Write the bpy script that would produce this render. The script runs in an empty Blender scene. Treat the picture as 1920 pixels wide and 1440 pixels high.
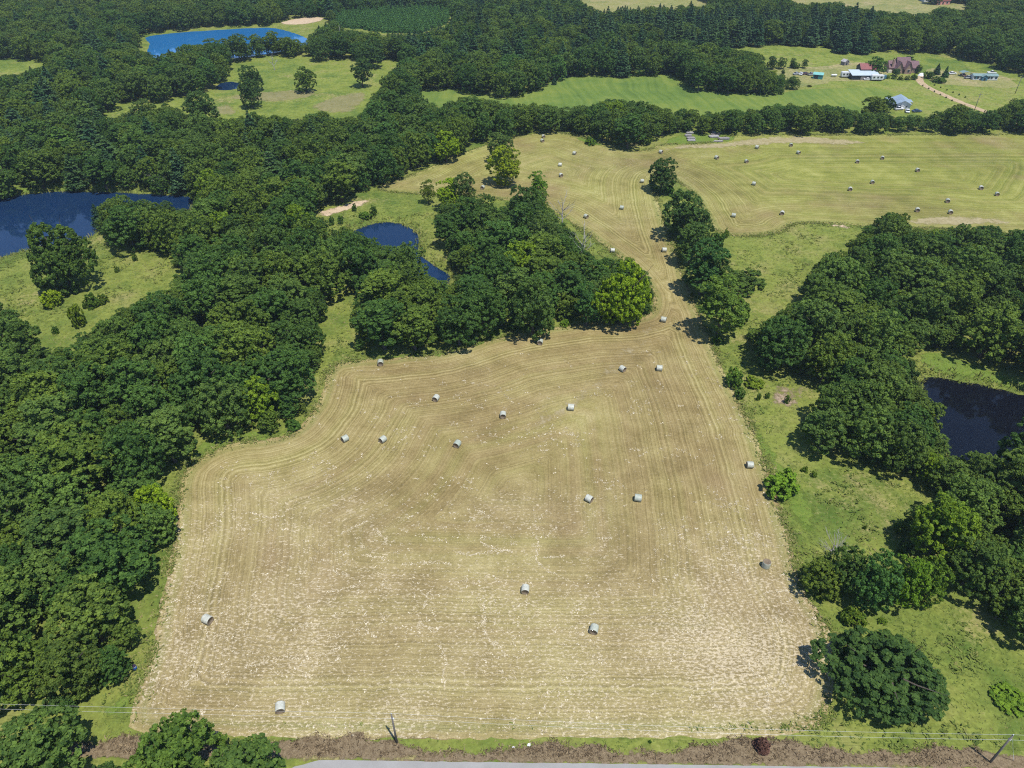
import bpy, math, random
import numpy as np
from mathutils import Vector, Matrix
from mathutils.geometry import delaunay_2d_cdt

# ------------------------------------------------------------------ camera, sky, sun, exposure
scene = bpy.context.scene
COL = scene.collection
F, PITCH, CAM_H = 1333.0, math.radians(37.1), 105.0          # focal length in photo pixels, tilt below the horizon, height
cam_data = bpy.data.cameras.new('camera')
cam = bpy.data.objects.new('camera', cam_data)
COL.objects.link(cam)
cam.location = (0, 0, CAM_H)
cam.rotation_euler = (math.pi / 2 - PITCH, 0, 0)
cam_data.sensor_fit = 'HORIZONTAL'
cam_data.sensor_width = 36.0
cam_data.lens = 36.0 * F / 1920.0
cam_data.clip_start = 0.5
cam_data.clip_end = 30000.0
scene.camera = cam

SUN_EL, SUN_AZ = math.radians(69.0), math.radians(-52.0)       # azimuth from +X, behind and to the right of the camera
SUN_DIR = Vector((math.cos(SUN_EL) * math.cos(SUN_AZ), math.cos(SUN_EL) * math.sin(SUN_AZ), math.sin(SUN_EL)))
world = bpy.data.worlds.new('World')
scene.world = world
world.use_nodes = True
wn = world.node_tree
for n in list(wn.nodes):
    wn.nodes.remove(n)
w_out = wn.nodes.new('ShaderNodeOutputWorld')
w_bg = wn.nodes.new('ShaderNodeBackground')
w_sky = wn.nodes.new('ShaderNodeTexSky')
w_sky.sky_type = 'NISHITA'
w_sky.sun_disc = False
w_sky.sun_elevation = SUN_EL
w_sky.sun_rotation = math.atan2(SUN_DIR.x, SUN_DIR.y)
w_sky.altitude = 200
w_sky.air_density = 0.85
w_sky.dust_density = 0.0
w_sky.ozone_density = 5.0
w_bg.inputs['Strength'].default_value = 0.15
wn.links.new(w_sky.outputs[0], w_bg.inputs['Color'])
wn.links.new(w_bg.outputs[0], w_out.inputs['Surface'])

sun_data = bpy.data.lights.new('sun', 'SUN')
sun_data.energy = 5.0
sun_data.angle = math.radians(0.53)
sun_data.color = (1.0, 0.955, 0.88)
sun = bpy.data.objects.new('sun', sun_data)
COL.objects.link(sun)
sun.location = (0, 0, 300)
sun.rotation_euler = SUN_DIR.to_track_quat('Z', 'Y').to_euler()

scene.view_settings.view_transform = 'Standard'
scene.view_settings.look = 'None'
scene.view_settings.exposure = 0.22
scene.view_settings.gamma = 1.0
scene.view_settings.use_curve_mapping = False
scene.render.engine = 'CYCLES'
cy = scene.cycles
cy.max_bounces = 5
cy.diffuse_bounces = 3
cy.glossy_bounces = 2
cy.transmission_bounces = 3
cy.transparent_max_bounces = 6
cy.volume_bounces = 0
cy.caustics_reflective = False
cy.caustics_refractive = False
cy.use_adaptive_sampling = True
cy.adaptive_threshold = 0.02
cy.use_denoising = False
cy.pixel_filter_type = 'BLACKMAN_HARRIS'
cy.filter_width = 1.15

rnd = random.Random(7)
nrng = np.random.default_rng(7)

# ------------------------------------------------------------------ pixels to ground and back
CP, SP = math.cos(PITCH), math.sin(PITCH)
def ground_px(px, py, z=0.0):
    u = (px - 960.0) / F
    v = (py - 720.0) / F
    t = (z - CAM_H) / (-SP - v * CP)
    return u * t, (CP - v * SP) * t
def project(x, y, z):
    dz = z - CAM_H
    dep = y * CP - dz * SP
    return 960.0 + F * x / dep, 720.0 - F * (y * SP + dz * CP) / dep
def depth(x, y, z=0.0):
    return y * CP - (z - CAM_H) * SP
def to_ground(poly):
    return np.array([ground_px(*p) for p in poly])
def chaikin(p, it=2, closed=True):
    p = np.asarray(p, float)
    for _ in range(it):
        q = np.roll(p, -1, 0) if closed else p[1:]
        a = p if closed else p[:-1]
        out = np.empty((len(a) * 2, p.shape[1]))
        out[0::2] = a * .75 + q * .25
        out[1::2] = a * .25 + q * .75
        p = out if closed else np.vstack([p[:1], out, p[-1:]])
    return p
def inside(poly, X, Y):
    X = np.asarray(X, float); Y = np.asarray(Y, float)
    res = np.zeros(X.shape, bool)
    n = len(poly)
    lo = np.min(poly, 0); hi = np.max(poly, 0)
    m = (X >= lo[0]) & (X <= hi[0]) & (Y >= lo[1]) & (Y <= hi[1])
    if not m.any():
        return res
    x = X[m]; y = Y[m]; r = np.zeros(x.shape, bool)
    for i in range(n):
        x1, y1 = poly[i]; x2, y2 = poly[(i + 1) % n]
        if y1 == y2:
            continue
        c = ((y1 > y) != (y2 > y)) & (x < (x2 - x1) * (y - y1) / (y2 - y1) + x1)
        r ^= c
    res[m] = r
    return res
def sdist(poly, X, Y):
    """distance to the outline, positive inside"""
    X = np.asarray(X, float); Y = np.asarray(Y, float)
    d = np.full(X.shape, 1e9)
    n = len(poly)
    for i in range(n):
        ax, ay = poly[i]; bx, by = poly[(i + 1) % n]
        ex, ey = bx - ax, by - ay
        L = ex * ex + ey * ey
        if L < 1e-12:
            continue
        t = np.clip(((X - ax) * ex + (Y - ay) * ey) / L, 0, 1)
        d = np.minimum(d, (X - ax - t * ex) ** 2 + (Y - ay - t * ey) ** 2)
    d = np.sqrt(d)
    return np.where(inside(poly, X, Y), d, -d)
def vnoise(X, Y, seed=0):
    X = np.asarray(X, float); Y = np.asarray(Y, float)
    xi = np.floor(X).astype(np.int64); yi = np.floor(Y).astype(np.int64)
    fx = X - xi; fy = Y - yi
    fx = fx * fx * (3 - 2 * fx); fy = fy * fy * (3 - 2 * fy)
    def h(a, b):
        k = (a * 374761393 + b * 668265263 + seed * 1442695041) & 0x7fffffff
        k = ((k ^ (k >> 13)) * 1274126177) & 0x7fffffff
        return ((k ^ (k >> 16)) & 0xffff) / 65535.0
    return (h(xi, yi) * (1 - fx) + h(xi + 1, yi) * fx) * (1 - fy) + (h(xi, yi + 1) * (1 - fx) + h(xi + 1, yi + 1) * fx) * fy
def fbm(X, Y, seed=0, o=3):
    s = 0; a = .5; t = 0
    for k in range(o):
        s = s + a * vnoise(X * 2 ** k, Y * 2 ** k, seed + k * 17); t += a; a *= .5
    return s / t

# ------------------------------------------------------------------ the lie of the land, traced from the photograph (pixels of the 1920 x 1440 picture)
HAY_PX = [(236,1378),(247,1335),(262,1285),(285,1215),(297,1150),(312,1080),(326,1010),(332,950),(334,905),(350,875),(385,850),(430,830),(490,822),(535,816),(565,797),(592,760),(608,725),(612,697),(628,680),(665,673),(720,670),(775,664),(840,657),(900,638),(960,622),(1010,614),(1060,607),(1110,600),(1165,600),(1210,592),(1228,570),(1222,540),(1195,505),(1150,470),(1110,440),(1070,415),(1040,395),(1000,385),(950,375),(900,370),(840,367),(780,364),(730,361),(703,353),(740,341),(790,323),(835,302),(885,284),(935,268),(985,256),(1040,251),(1090,259),(1130,275),(1180,286),(1210,285),(1240,272),(1300,270),(1345,266),(1360,255),(1400,252),(1600,250),(1800,250),(1980,253),(2100,256),(2100,440),(1990,437),(1900,440),(1800,428),(1720,428),(1650,424),(1580,420),(1520,416),(1480,420),(1470,433),(1430,440),(1385,441),(1345,436),(1325,405),(1310,372),(1285,350),(1262,335),(1240,330),(1224,340),(1230,365),(1243,400),(1252,430),(1268,470),(1283,510),(1299,555),(1320,605),(1340,650),(1362,700),(1385,745),(1408,790),(1432,850),(1458,930),(1480,1000),(1493,1060),(1500,1095),(1522,1128),(1547,1165),(1561,1205),(1565,1260),(1558,1310),(1548,1350),(1535,1368),(1440,1384),(1280,1382),(960,1386),(640,1386),(400,1378)]
POND_PX = {
 'small_pond': [(655,432),(690,418),(720,412),(750,415),(780,432),(783,448),(778,460),(788,478),(802,485),(820,498),(840,508),(840,524),(822,532),(795,522),(765,495),(735,475),(700,470),(668,452)],
 'west_pond': [(-120,384),(0,368),(60,359),(120,355),(190,357),(250,359),(300,363),(350,363),(364,375),(350,392),(280,402),(190,412),(172,440),(110,452),(45,462),(0,477),(-120,510)],
 'lake': [(275,65),(340,58),(420,53),(490,49),(515,50),(545,58),(573,68),(582,80),(520,95),(450,105),(380,110),(330,112),(290,107),(277,98),(279,88),(284,78),(274,72)],
 'meadow_pond': [(404,164),(412,153),(430,150),(447,153),(447,161),(430,165)],
 'east_pond': [(1735,700),(1800,712),(1860,722),(1920,738),(2040,762),(2040,850),(1930,852),(1870,872),(1800,874),(1772,840),(1748,790),(1734,735)]}
HAY = chaikin(to_ground(HAY_PX), 2)
PONDS = {k: chaikin(to_ground(v), 2) for k, v in POND_PX.items()}
WATER_Z = -1.0
def land(X, Y):
    X = np.asarray(X, float); Y = np.asarray(Y, float)
    z = 0.45 * np.sin(X / 43.0 + 1.0) * np.cos(Y / 51.0) + 0.35 * np.sin(X / 71.0 - Y / 63.0 + 0.6) + 0.12 * np.sin(Y / 23.0 + X / 31.0)
    z = z * np.clip((Y - 48) / 30.0, 0, 1) * np.clip((1400 - np.abs(Y)) / 500.0, 0, 1)
    for k, p in PONDS.items():
        lo = p.min(0) - 12; hi = p.max(0) + 12
        m = (X > lo[0]) & (X < hi[0]) & (Y > lo[1]) & (Y < hi[1])
        if m.any():
            s = sdist(p, X[m], Y[m])
            t = np.clip((s + 7.0) / 7.0, 0, 1)
            t = t * t * (3 - 2 * t)
            z[m] = z[m] * (1 - t) + t * WATER_Z - np.clip(s, 0, 3) * .25
    return z
def land1(x, y):
    return float(land(np.array([x]), np.array([y]))[0])

# ------------------------------------------------------------------ materials
MATS = {}
class NT:
    def __init__(s, name):
        s.m = bpy.data.materials.new(name); s.m.use_nodes = True
        s.t = s.m.node_tree
        for n in list(s.t.nodes): s.t.nodes.remove(n)
        s.out = s.t.nodes.new('ShaderNodeOutputMaterial')
        MATS[name] = s.m
    def n(s, typ, props=None, **ins):
        nd = s.t.nodes.new('ShaderNode' + typ)
        for k, v in (props or {}).items(): setattr(nd, k, v)
        for k, v in ins.items():
            key = k.replace('_', ' ')
            sock = None
            if k.startswith('i') and k[1:].isdigit(): sock = nd.inputs[int(k[1:])]
            else: sock = nd.inputs[key]
            s.set(sock, v)
        return nd
    def set(s, sock, v):
        if hasattr(v, 'is_linked') or hasattr(v, 'links'): s.t.links.new(v, sock)
        elif hasattr(v, 'outputs'): s.t.links.new(v.outputs[0], sock)
        else:
            if sock.type == 'RGBA' and len(v) == 3: v = (*v, 1)
            sock.default_value = v
    def math(s, op, a, b=0.0, c=None, clamp=False):
        nd = s.n('Math', {'operation': op, 'use_clamp': clamp}, i0=a, i1=b)
        if c is not None: s.set(nd.inputs[2], c)
        return nd.outputs[0]
    def noise(s, vec, scale, detail=3.0, rough=.55, dim='3D'):
        nd = s.n('TexNoise', {'noise_dimensions': dim}, Scale=scale, Detail=detail, Roughness=rough)
        if dim == '1D': s.set(nd.inputs['W'], vec)
        else: s.set(nd.inputs['Vector'], vec)
        return nd.outputs[0]
    def ramp(s, fac, *stops):
        nd = s.n('ValToRGB'); s.set(nd.inputs[0], fac)
        e = nd.color_ramp.elements
        while len(e) < len(stops): e.new(.5)
        for i, (p, c) in enumerate(stops):
            e[i].position = p
            e[i].color = (c, c, c, 1) if isinstance(c, (int, float)) else (*c, 1)
        return nd.outputs[0]
    def mix(s, fac, a, b, mode='MIX'):
        nd = s.n('Mix', {'data_type': 'RGBA', 'blend_type': mode})
        s.set(nd.inputs[0], fac); s.set(nd.inputs[6], a); s.set(nd.inputs[7], b)
        return nd.outputs[2]
    def pos(s):
        return s.n('NewGeometry').outputs['Position']
    def attr(s, name, typ='GEOMETRY', out='Fac'):
        return s.n('Attribute', {'attribute_name': name, 'attribute_type': typ}).outputs[out]
    def bump(s, h, strength=.5, dist=.1):
        return s.n('Bump', Strength=strength, Distance=dist, Height=h).outputs[0]
    def principled(s, col, rough=.9, spec=.2, **kw):
        p = s.n('BsdfPrincipled')
        s.set(p.inputs['Base Color'], col); s.set(p.inputs['Roughness'], rough); s.set(p.inputs['Specular IOR Level'], spec)
        for k, v in kw.items(): s.set(p.inputs[k.replace('_', ' ')], v)
        return p
    def surf(s, sh):
        s.t.links.new(sh.outputs[0] if hasattr(sh, 'outputs') else sh, s.out.inputs['Surface']); return s.m

def m_plain(name, col, rough=.7, spec=.3, var=.25, scale=1.5, metallic=0.0):
    k = NT(name)
    co = k.n('TexCoord').outputs['Object']
    f = k.noise(co, scale, 4)
    lo = tuple(c * (1 - var) for c in col); hi = tuple(min(1, c * (1 + var)) for c in col)
    return k.surf(k.principled(k.ramp(f, (.3, lo), (.7, hi)), rough, spec, Metallic=metallic))

def m_grass(name, green, yellow, tan, tan_lo=.58, big=.018, fine=1.1, bump=.35):
    k = NT(name); p = k.pos()
    a = k.noise(p, big, 4, .6); b = k.noise(p, .11, 4, .6); c = k.noise(p, fine, 5, .7)
    f = k.math('ADD', k.math('MULTIPLY', a, .5), k.math('MULTIPLY', b, .5))
    col = k.ramp(f, (.36, green), (.52, yellow), (.66, tuple((x + y) / 2 for x, y in zip(yellow, tan))))
    tb = k.ramp(k.math('ADD', k.math('MULTIPLY', k.noise(p, .045, 5, .65), .7), k.math('MULTIPLY', c, .3)), (tan_lo, 0.0), (tan_lo + .12, 1.0))
    col = k.mix(tb, col, tan)
    col = k.mix(k.math('MULTIPLY', k.ramp(k.noise(p, .28, 4, .7), (.54, 0.0), (.66, 1.0)), .5), col, tuple(x * .75 for x in green))
    col = k.mix(1.0, col, k.ramp(c, (.28, .66), (.5, 1.0), (.72, 1.32)), 'MULTIPLY')
    return k.surf(k.principled(col, .95, .1, Normal=k.bump(c, bump, .35)))

def m_hay():
    k = NT('mown hay stubble'); p = k.pos()
    sd = k.attr('sd'); zone = k.attr('zone')
    warp = k.noise(p, .016, 2, .45)
    s2 = k.math('ADD', sd, k.math('MULTIPLY', k.math('SUBTRACT', warp, .5), 6.0))
    s3 = k.math('ADD', s2, k.math('MULTIPLY', k.noise(p, .35, 2), .35))
    rows = k.noise(s3, 1.7, 3, .65, '1D')          # single mower rows
    swath = k.noise(s3, .2, 2, .5, '1D')            # whole swaths
    rows2 = k.ramp(k.noise(s3, .48, 2.5, .55, '1D'), (.34, 0.0), (.66, 1.0))   # doubled passes, plainest on the far field
    far_w = k.math('ADD', k.math('MULTIPLY', zone, .11), .01)
    patch = k.noise(p, .022, 4, .6)
    mid = k.noise(p, .16, 4, .65)
    fine = k.noise(p, 1.6, 5, .75)
    grain = k.noise(p, 5.0, 3, .7)
    fade = k.ramp(k.math('MULTIPLY', sd, .02), (.15, 1.0), (.75, .32))
    rows = k.ramp(rows, (.36, 0.0), (.5, .55), (.64, 1.0))
    def part(v, w, fd=True):
        c = k.math('MULTIPLY', k.math('SUBTRACT', v, .5), w)
        return k.math('MULTIPLY', c, fade) if fd else c
    f = k.math('ADD', k.math('ADD', part(rows, .14), part(swath, .15)), k.math('ADD', part(mid, .30, False), part(fine, .26, False)))
    f = k.math('ADD', f, k.math('MULTIPLY', k.math('SUBTRACT', rows2, .5), k.math('MULTIPLY', far_w, k.math('ADD', .25, warp))))
    f = k.math('ADD', k.math('ADD', f, part(patch, .44, False)), .5)
    brown = k.ramp(f, (.33, (.122, .094, .036)), (.45, (.206, .158, .066)), (.55, (.288, .228, .103)), (.68, (.405, .337, .180)))
    green = k.ramp(f, (.33, (.092, .118, .020)), (.45, (.152, .170, .034)), (.55, (.222, .230, .054)), (.68, (.320, .315, .105)))
    gz = k.math('ADD', zone, k.math('MULTIPLY', k.math('SUBTRACT', k.math('ADD', k.math('MULTIPLY', patch, .6), k.math('MULTIPLY', swath, .4)), .5), 2.0), None, True)
    col = k.mix(gz, brown, green)
    reds = k.ramp(k.noise(p, .03, 3, .5), (.56, 0.0), (.7, 1.0))
    col = k.mix(k.math('MULTIPLY', reds, .45), col, (.225, .150, .085))
    edge = k.math('MULTIPLY', k.ramp(sd, (0.0, 1.0), (1.0, 0.0)), 1.0)
    edg = k.ramp(k.math('MULTIPLY', sd, .2), (.15, 0.0), (.35, 1.0), (.6, .0))
    col = k.mix(k.math('MULTIPLY', edg, k.math('MULTIPLY', mid, .75)), col, (.17, .2, .055))
    # pale dry wisps left by the baler
    wl = k.attr('wisp')
    col = k.mix(k.math('MULTIPLY', k.ramp(wl, (.35, 0.0), (1.0, 1.0)), k.math('MULTIPLY', mid, .42)), col, (.41, .345, .20))
    wv = k.n('Mapping', i0=p, Scale=(1.0, 1.7, 1.0))
    w1 = k.noise(wv, 1.5, 5, .72)
    th = k.math('ADD', w1, k.math('MULTIPLY', k.math('SUBTRACT', wl, .5), .22))
    wm = k.ramp(th, (.60, 0.0), (.67, 1.0))
    col = k.mix(k.math('MULTIPLY', wm, .55), col, (.62, .53, .38))
    col = k.mix(1.0, col, k.ramp(grain, (.25, .72), (.5, 1.0), (.75, 1.3)), 'MULTIPLY')
    h = k.math('ADD', k.math('MULTIPLY', rows, .6), k.math('ADD', fine, k.math('MULTIPLY', wm, .35)))
    return k.surf(k.principled(col, .95, .1, Normal=k.bump(h, .45, .25)))

def m_ragged(name, c1, c2, edge=2.0, scale=.9, op=1.0, bump=.3):
    """a sheet that thins out raggedly towards its outline"""
    k = NT(name); p = k.pos()
    sd = k.attr('sd')
    a = k.noise(p, scale, 5, .7); b = k.noise(p, scale * .22, 4, .6)
    m = k.math('ADD', k.math('DIVIDE', sd, edge), k.math('MULTIPLY', k.math('SUBTRACT', k.math('ADD', k.math('MULTIPLY', a, .5), k.math('MULTIPLY', b, .5)), .55), 4.5))
    al = k.math('MULTIPLY', k.ramp(m, (.15, 0.0), (.6, 1.0)), op)
    fine = k.noise(p, scale * 4, 4, .7)
    col = k.mix(k.ramp(k.math('ADD', k.math('MULTIPLY', a, .6), k.math('MULTIPLY', fine, .4)), (.36, 0.0), (.64, 1.0)), c1, c2)
    s = k.principled(col, .95, .1, Normal=k.bump(fine, bump, .2))
    tr = k.n('BsdfTransparent')
    mx = k.n('MixShader', i0=al, i1=tr.outputs[0], i2=s.outputs[0])
    return k.surf(mx)

def m_leaf(name, dark, light, trans=.22):
    k = NT(name)
    tint = k.attr('tint', 'INSTANCER', 'Color')
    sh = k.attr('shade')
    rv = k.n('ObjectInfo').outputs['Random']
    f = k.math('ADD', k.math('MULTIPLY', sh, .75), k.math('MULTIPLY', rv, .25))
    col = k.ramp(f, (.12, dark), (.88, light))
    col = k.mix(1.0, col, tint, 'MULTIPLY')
    d = k.principled(col, .7, .12)
    t = k.n('BsdfTranslucent', Color=k.mix(1.0, col, (1.15, 1.1, .5), 'MULTIPLY'))
    mx = k.n('MixShader', i0=trans, i1=d.outputs[0], i2=t.outputs[0])
    return k.surf(mx)

def m_bark(name, c):
    k = NT(name); co = k.n('TexCoord').outputs['Object']
    mp = k.n('Mapping', i0=co, Scale=(3, 3, .6))
    f = k.noise(mp, 2.5, 4, .7)
    return k.surf(k.principled(k.ramp(f, (.3, tuple(x * .6 for x in c)), (.7, tuple(x * 1.3 for x in c))), .9, .1, Normal=k.bump(f, .5, .05)))

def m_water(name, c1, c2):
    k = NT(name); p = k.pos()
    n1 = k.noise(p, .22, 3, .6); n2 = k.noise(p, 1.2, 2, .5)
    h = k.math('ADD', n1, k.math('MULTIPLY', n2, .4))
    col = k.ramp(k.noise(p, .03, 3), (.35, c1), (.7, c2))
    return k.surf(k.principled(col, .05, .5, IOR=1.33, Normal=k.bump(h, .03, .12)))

def m_road():
    k = NT('worn asphalt'); p = k.pos()
    a = k.noise(p, .25, 4, .6); b = k.noise(p, 9, 3, .7)
    col = k.ramp(k.math('ADD', k.math('MULTIPLY', a, .55), k.math('MULTIPLY', b, .45)), (.3, (.215, .21, .20)), (.7, (.31, .305, .295)))
    return k.surf(k.principled(col, .9, .2, Normal=k.bump(b, .2, .02)))

def m_crop():
    k = NT('green drilled meadow'); p = k.pos()
    sd = k.attr('sd')
    sx = k.n('SeparateXYZ', Vector=p)
    s2 = k.math('ADD', k.math('ADD', sx.outputs[0], k.math('MULTIPLY', sx.outputs[1], .10)), k.math('MULTIPLY', k.noise(p, .014, 3), 26.0))
    rows = k.noise(s2, .30, 2, .5, '1D'); big = k.noise(p, .012, 4, .6); mid = k.noise(p, .12, 4, .65); fine = k.noise(p, .9, 4, .7)
    f = k.math('ADD', k.math('MULTIPLY', rows, .12), k.math('ADD', k.math('MULTIPLY', big, .58), k.math('ADD', k.math('MULTIPLY', mid, .2), k.math('MULTIPLY', fine, .1))))
    col = k.ramp(f, (.36, (.060, .112, .024)), (.48, (.105, .162, .032)), (.58, (.160, .200, .040)), (.68, (.21, .215, .06)))
    col = k.mix(1.0, col, k.ramp(rows, (.3, .95), (.6, 1.03)), 'MULTIPLY')
    return k.surf(k.principled(col, .95, .1, Normal=k.bump(fine, .3, .3)))

m_grass('rough grass', (.076, .122, .022), (.165, .192, .040), (.26, .21, .10), .56)
m_grass('pasture grass', (.078, .128, .024), (.165, .200, .038), (.26, .22, .095), .56, .012, .7, .25)
m_grass('mown yard', (.135, .165, .050), (.215, .215, .075), (.29, .245, .125), .50, .03, .8, .2)
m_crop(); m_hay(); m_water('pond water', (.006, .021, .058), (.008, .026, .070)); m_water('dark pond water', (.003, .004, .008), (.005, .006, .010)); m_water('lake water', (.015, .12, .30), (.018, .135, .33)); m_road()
m_ragged('straw litter patch', (.30, .25, .13), (.46, .395, .235), 3.0, .35, .7)
m_ragged('bare red soil', (.19, .135, .085), (.33, .26, .18), 5.0, .4)
m_ragged('thin straw', (.33, .27, .145), (.46, .39, .235), 4.0, .6, .55)
m_ragged('thin dry grass', (.22, .20, .085), (.36, .31, .165), 4.0, .2, .55)
m_ragged('pale sandy soil', (.36, .27, .18), (.52, .41, .28), 2.0, .5)
m_ragged('dead roadside weeds', (.10, .072, .042), (.23, .18, .11), .6, 1.6)
m_ragged('lush edge grass', (.085, .14, .022), (.16, .215, .04), 1.4, .7, .95)
m_ragged('dry edge grass', (.2, .18, .07), (.29, .25, .11), .8, 1.2)
m_plain('track sand', (.37, .28, .175), .95, .1, .2, .6)
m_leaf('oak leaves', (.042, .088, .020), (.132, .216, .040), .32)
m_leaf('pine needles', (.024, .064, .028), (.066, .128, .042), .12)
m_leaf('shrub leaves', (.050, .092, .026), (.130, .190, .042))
m_bark('oak bark', (.10, .085, .07))
m_bark('dead wood', (.34, .32, .31))
m_bark('pole timber', (.15, .135, .125))

# ------------------------------------------------------------------ mesh helpers
def mesh_np(name, V, faces, mats=(), smooth=False, attrs=None, face_mat=None):
    """V (n,3), faces (m,k) array or list"""
    me = bpy.data.meshes.new(name)
    if isinstance(faces, np.ndarray):
        m, k = faces.shape
        me.vertices.add(len(V)); me.vertices.foreach_set('co', np.asarray(V, np.float32).ravel())
        me.loops.add(m * k); me.loops.foreach_set('vertex_index', faces.astype(np.int32).ravel())
        me.polygons.add(m); me.polygons.foreach_set('loop_start', np.arange(0, m * k, k, dtype=np.int32))
        me.polygons.foreach_set('loop_total', np.full(m, k, np.int32))
        me.update(calc_edges=True)
    else:
        me.from_pydata([tuple(v) for v in V], [], [tuple(f) for f in faces])
    for mt in mats:
        me.materials.append(MATS[mt] if isinstance(mt, str) else mt)
    if face_mat is not None:
        me.polygons.foreach_set('material_index', np.asarray(face_mat, np.int32))
    if smooth:
        me.polygons.foreach_set('use_smooth', np.ones(len(me.polygons), bool))
    for an, arr in (attrs or {}).items():
        a = me.attributes.new(an, 'FLOAT', 'POINT'); a.data.foreach_set('value', np.asarray(arr, np.float32))
    me.validate()
    return me
def link(name, me, parent=None, loc=None):
    o = bpy.data.objects.new(name, me); COL.objects.link(o)
    if parent: o.parent = parent
    if loc is not None: o.location = loc
    return o
def tag(o, label=None, cat=None, group=None, kind=None):
    if label: o['label'] = label
    if cat: o['category'] = cat
    if group: o['group'] = group
    if kind: o['kind'] = kind
    return o

# ------------------------------------------------------------------ ground, one sheet out to the horizon
def axis(fine0, fine1, step, mid, mstep, far):
    v = list(np.arange(fine0, fine1 + .01, step))
    s = step
    while v[-1] < mid: s = min(mstep, s * 1.02); v.append(v[-1] + s)
    while v[-1] < far: s *= 1.35; v.append(v[-1] + s)
    return v
right = axis(0, 170, 2.4, 520, 5.5, 9000)
xs = np.array([-a for a in right[:0:-1]] + right)
ys = axis(30, 330, 2.4, 900, 5.5, 12000)
back = [30.0]; s = 6.0
while back[-1] > -6000: back.append(back[-1] - s); s *= 1.4
ys = np.array(back[:0:-1] + ys)
GX, GY = np.meshgrid(xs, ys)
GZ = land(GX.ravel(), GY.ravel())
nx, ny = len(xs), len(ys)
idx = np.arange(nx * ny).reshape(ny, nx)
fq = np.stack([idx[:-1, :-1], idx[:-1, 1:], idx[1:, 1:], idx[1:, :-1]], -1).reshape(-1, 4)
tag(link('ground', mesh_np('ground', np.stack([GX.ravel(), GY.ravel(), GZ], 1), fq, ['rough grass'], True)), 'rough green and tan grassland around the fields and woods', None, None, 'structure')

def sheet(name, poly, mat, dz, step=2.4, jit=.25, res=.9, label=None, extra=None, kind='structure'):
    """a sheet draped on the land with an uneven outline; sd = distance in from its outline"""
    poly = np.asarray(poly, float)
    seg = np.roll(poly, -1, 0) - poly
    L = np.hypot(seg[:, 0], seg[:, 1]); c = np.concatenate([[0], np.cumsum(L)])
    n = max(12, int(c[-1] / res)); t = np.linspace(0, c[-1], n, endpoint=False)
    cl = np.vstack([poly, poly[:1]])
    P = np.stack([np.interp(t, c, cl[:, 0]), np.interp(t, c, cl[:, 1])], 1)
    P += (np.stack([vnoise(P[:, 0] * .9, P[:, 1] * .9, 3), vnoise(P[:, 0] * .9, P[:, 1] * .9, 9)], 1) - .5) * 2 * jit
    lo = P.min(0); hi = P.max(0)
    gx, gy = np.meshgrid(np.arange(math.floor(lo[0] / step) * step, hi[0], step), np.arange(math.floor(lo[1] / step) * step, hi[1], step))
    gx = gx.ravel(); gy = gy.ravel()
    sd = sdist(P, gx, gy)
    m = sd > step * .4
    pts = [Vector((float(a), float(b))) for a, b in np.vstack([P, np.stack([gx[m], gy[m]], 1)])]
    edges = [(i, (i + 1) % n) for i in range(n)]
    vo, eo, fo, *_ = delaunay_2d_cdt(pts, edges, [list(range(n))], 1, 1e-4)
    V = np.array([(v.x, v.y) for v in vo])
    z = land(V[:, 0], V[:, 1]) + dz
    s = np.abs(sdist(P, V[:, 0], V[:, 1]))
    at = {'sd': s}
    if extra: at.update(extra(V[:, 0], V[:, 1], s))
    me = mesh_np(name, np.column_stack([V, z]), [list(f) for f in fo], [mat], True, at)
    o = link(name, me)
    tag(o, label, None, None, kind)
    return o

def hay_attr(X, Y, s):
    px, py = project(X, Y, 0)
    zone = np.clip((Y - 190) / 90, 0, 1) * .45 + np.clip((X - 55) / 60, 0, 1) * np.clip((Y - 200) / 40, 0, 1) * .38 + .12
    wisp = .33 + .55 * np.clip((112 - Y) / 34, 0, 1) + (fbm(X * .06, Y * .06, 5) - .5) * .75
    return {'zone': zone, 'wisp': wisp}
sheet('hayfield', HAY, 'mown hay stubble', .03, 2.4, .3, .8, 'mown hayfield with curving swath lines and scattered bales', hay_attr)
def px_sheet(name, px, mat, dz, label, step=2.4, jit=.4, it=2, res=1.0, kind='structure'):
    return sheet(name, chaikin(to_ground(px), it), mat, dz, step, jit, res, label, None, kind)

# road along the bottom edge and its verge
ra, rb = np.array(ground_px(550, 1423)), np.array(ground_px(1600, 1437))
rd = (rb - ra) / np.linalg.norm(rb - ra); rn = np.array([-rd[1], rd[0]])
def along(t, off): return ra + rd * t + rn * off
def strip(o0, o1, t0=-400, t1=400, n=2):
    return np.array([along(t0, o0), along(t1, o0), along(t1, o1), along(t0, o1)])
verge = np.array([along(t, -.4) for t in np.linspace(-120, 140, 60)] + [along(t, 2.7 + .8 * math.sin(t * .21) + .6 * math.sin(t * .083 + 2) + .5 * math.sin(t*.9)) for t in np.linspace(140, -120, 90)])
sheet('verge', verge, 'dead roadside weeds', .045, 1.2, .25, .6, 'dark strip of dead brown weeds between hayfield and road')
gv = np.array([along(t, -.5) for t in np.linspace(-120, 140, 60)] + [along(t, .55 + .35 * math.sin(t * .5) + .3 * math.sin(t * .17)) for t in np.linspace(140, -120, 90)])
sheet('road_edge', gv, 'dry edge grass', .06, 1.2, .15, .5, 'thin yellow grass fringe along the road edge')
def bend(p):
    p = np.array(p, float); d = max(0.0, -27 - p[0]); p[1] -= .06 * d * d if d < 20 else 24 + 2.4 * (d - 20); return p
sheet('road', np.array([bend(along(t, -7.2)) for t in np.linspace(-160, 300, 150)] + [bend(along(t, -.12)) for t in np.linspace(300, -160, 150)]), 'worn asphalt', .075, 2.4, .07, .7, 'grey asphalt road along the bottom edge')

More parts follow.
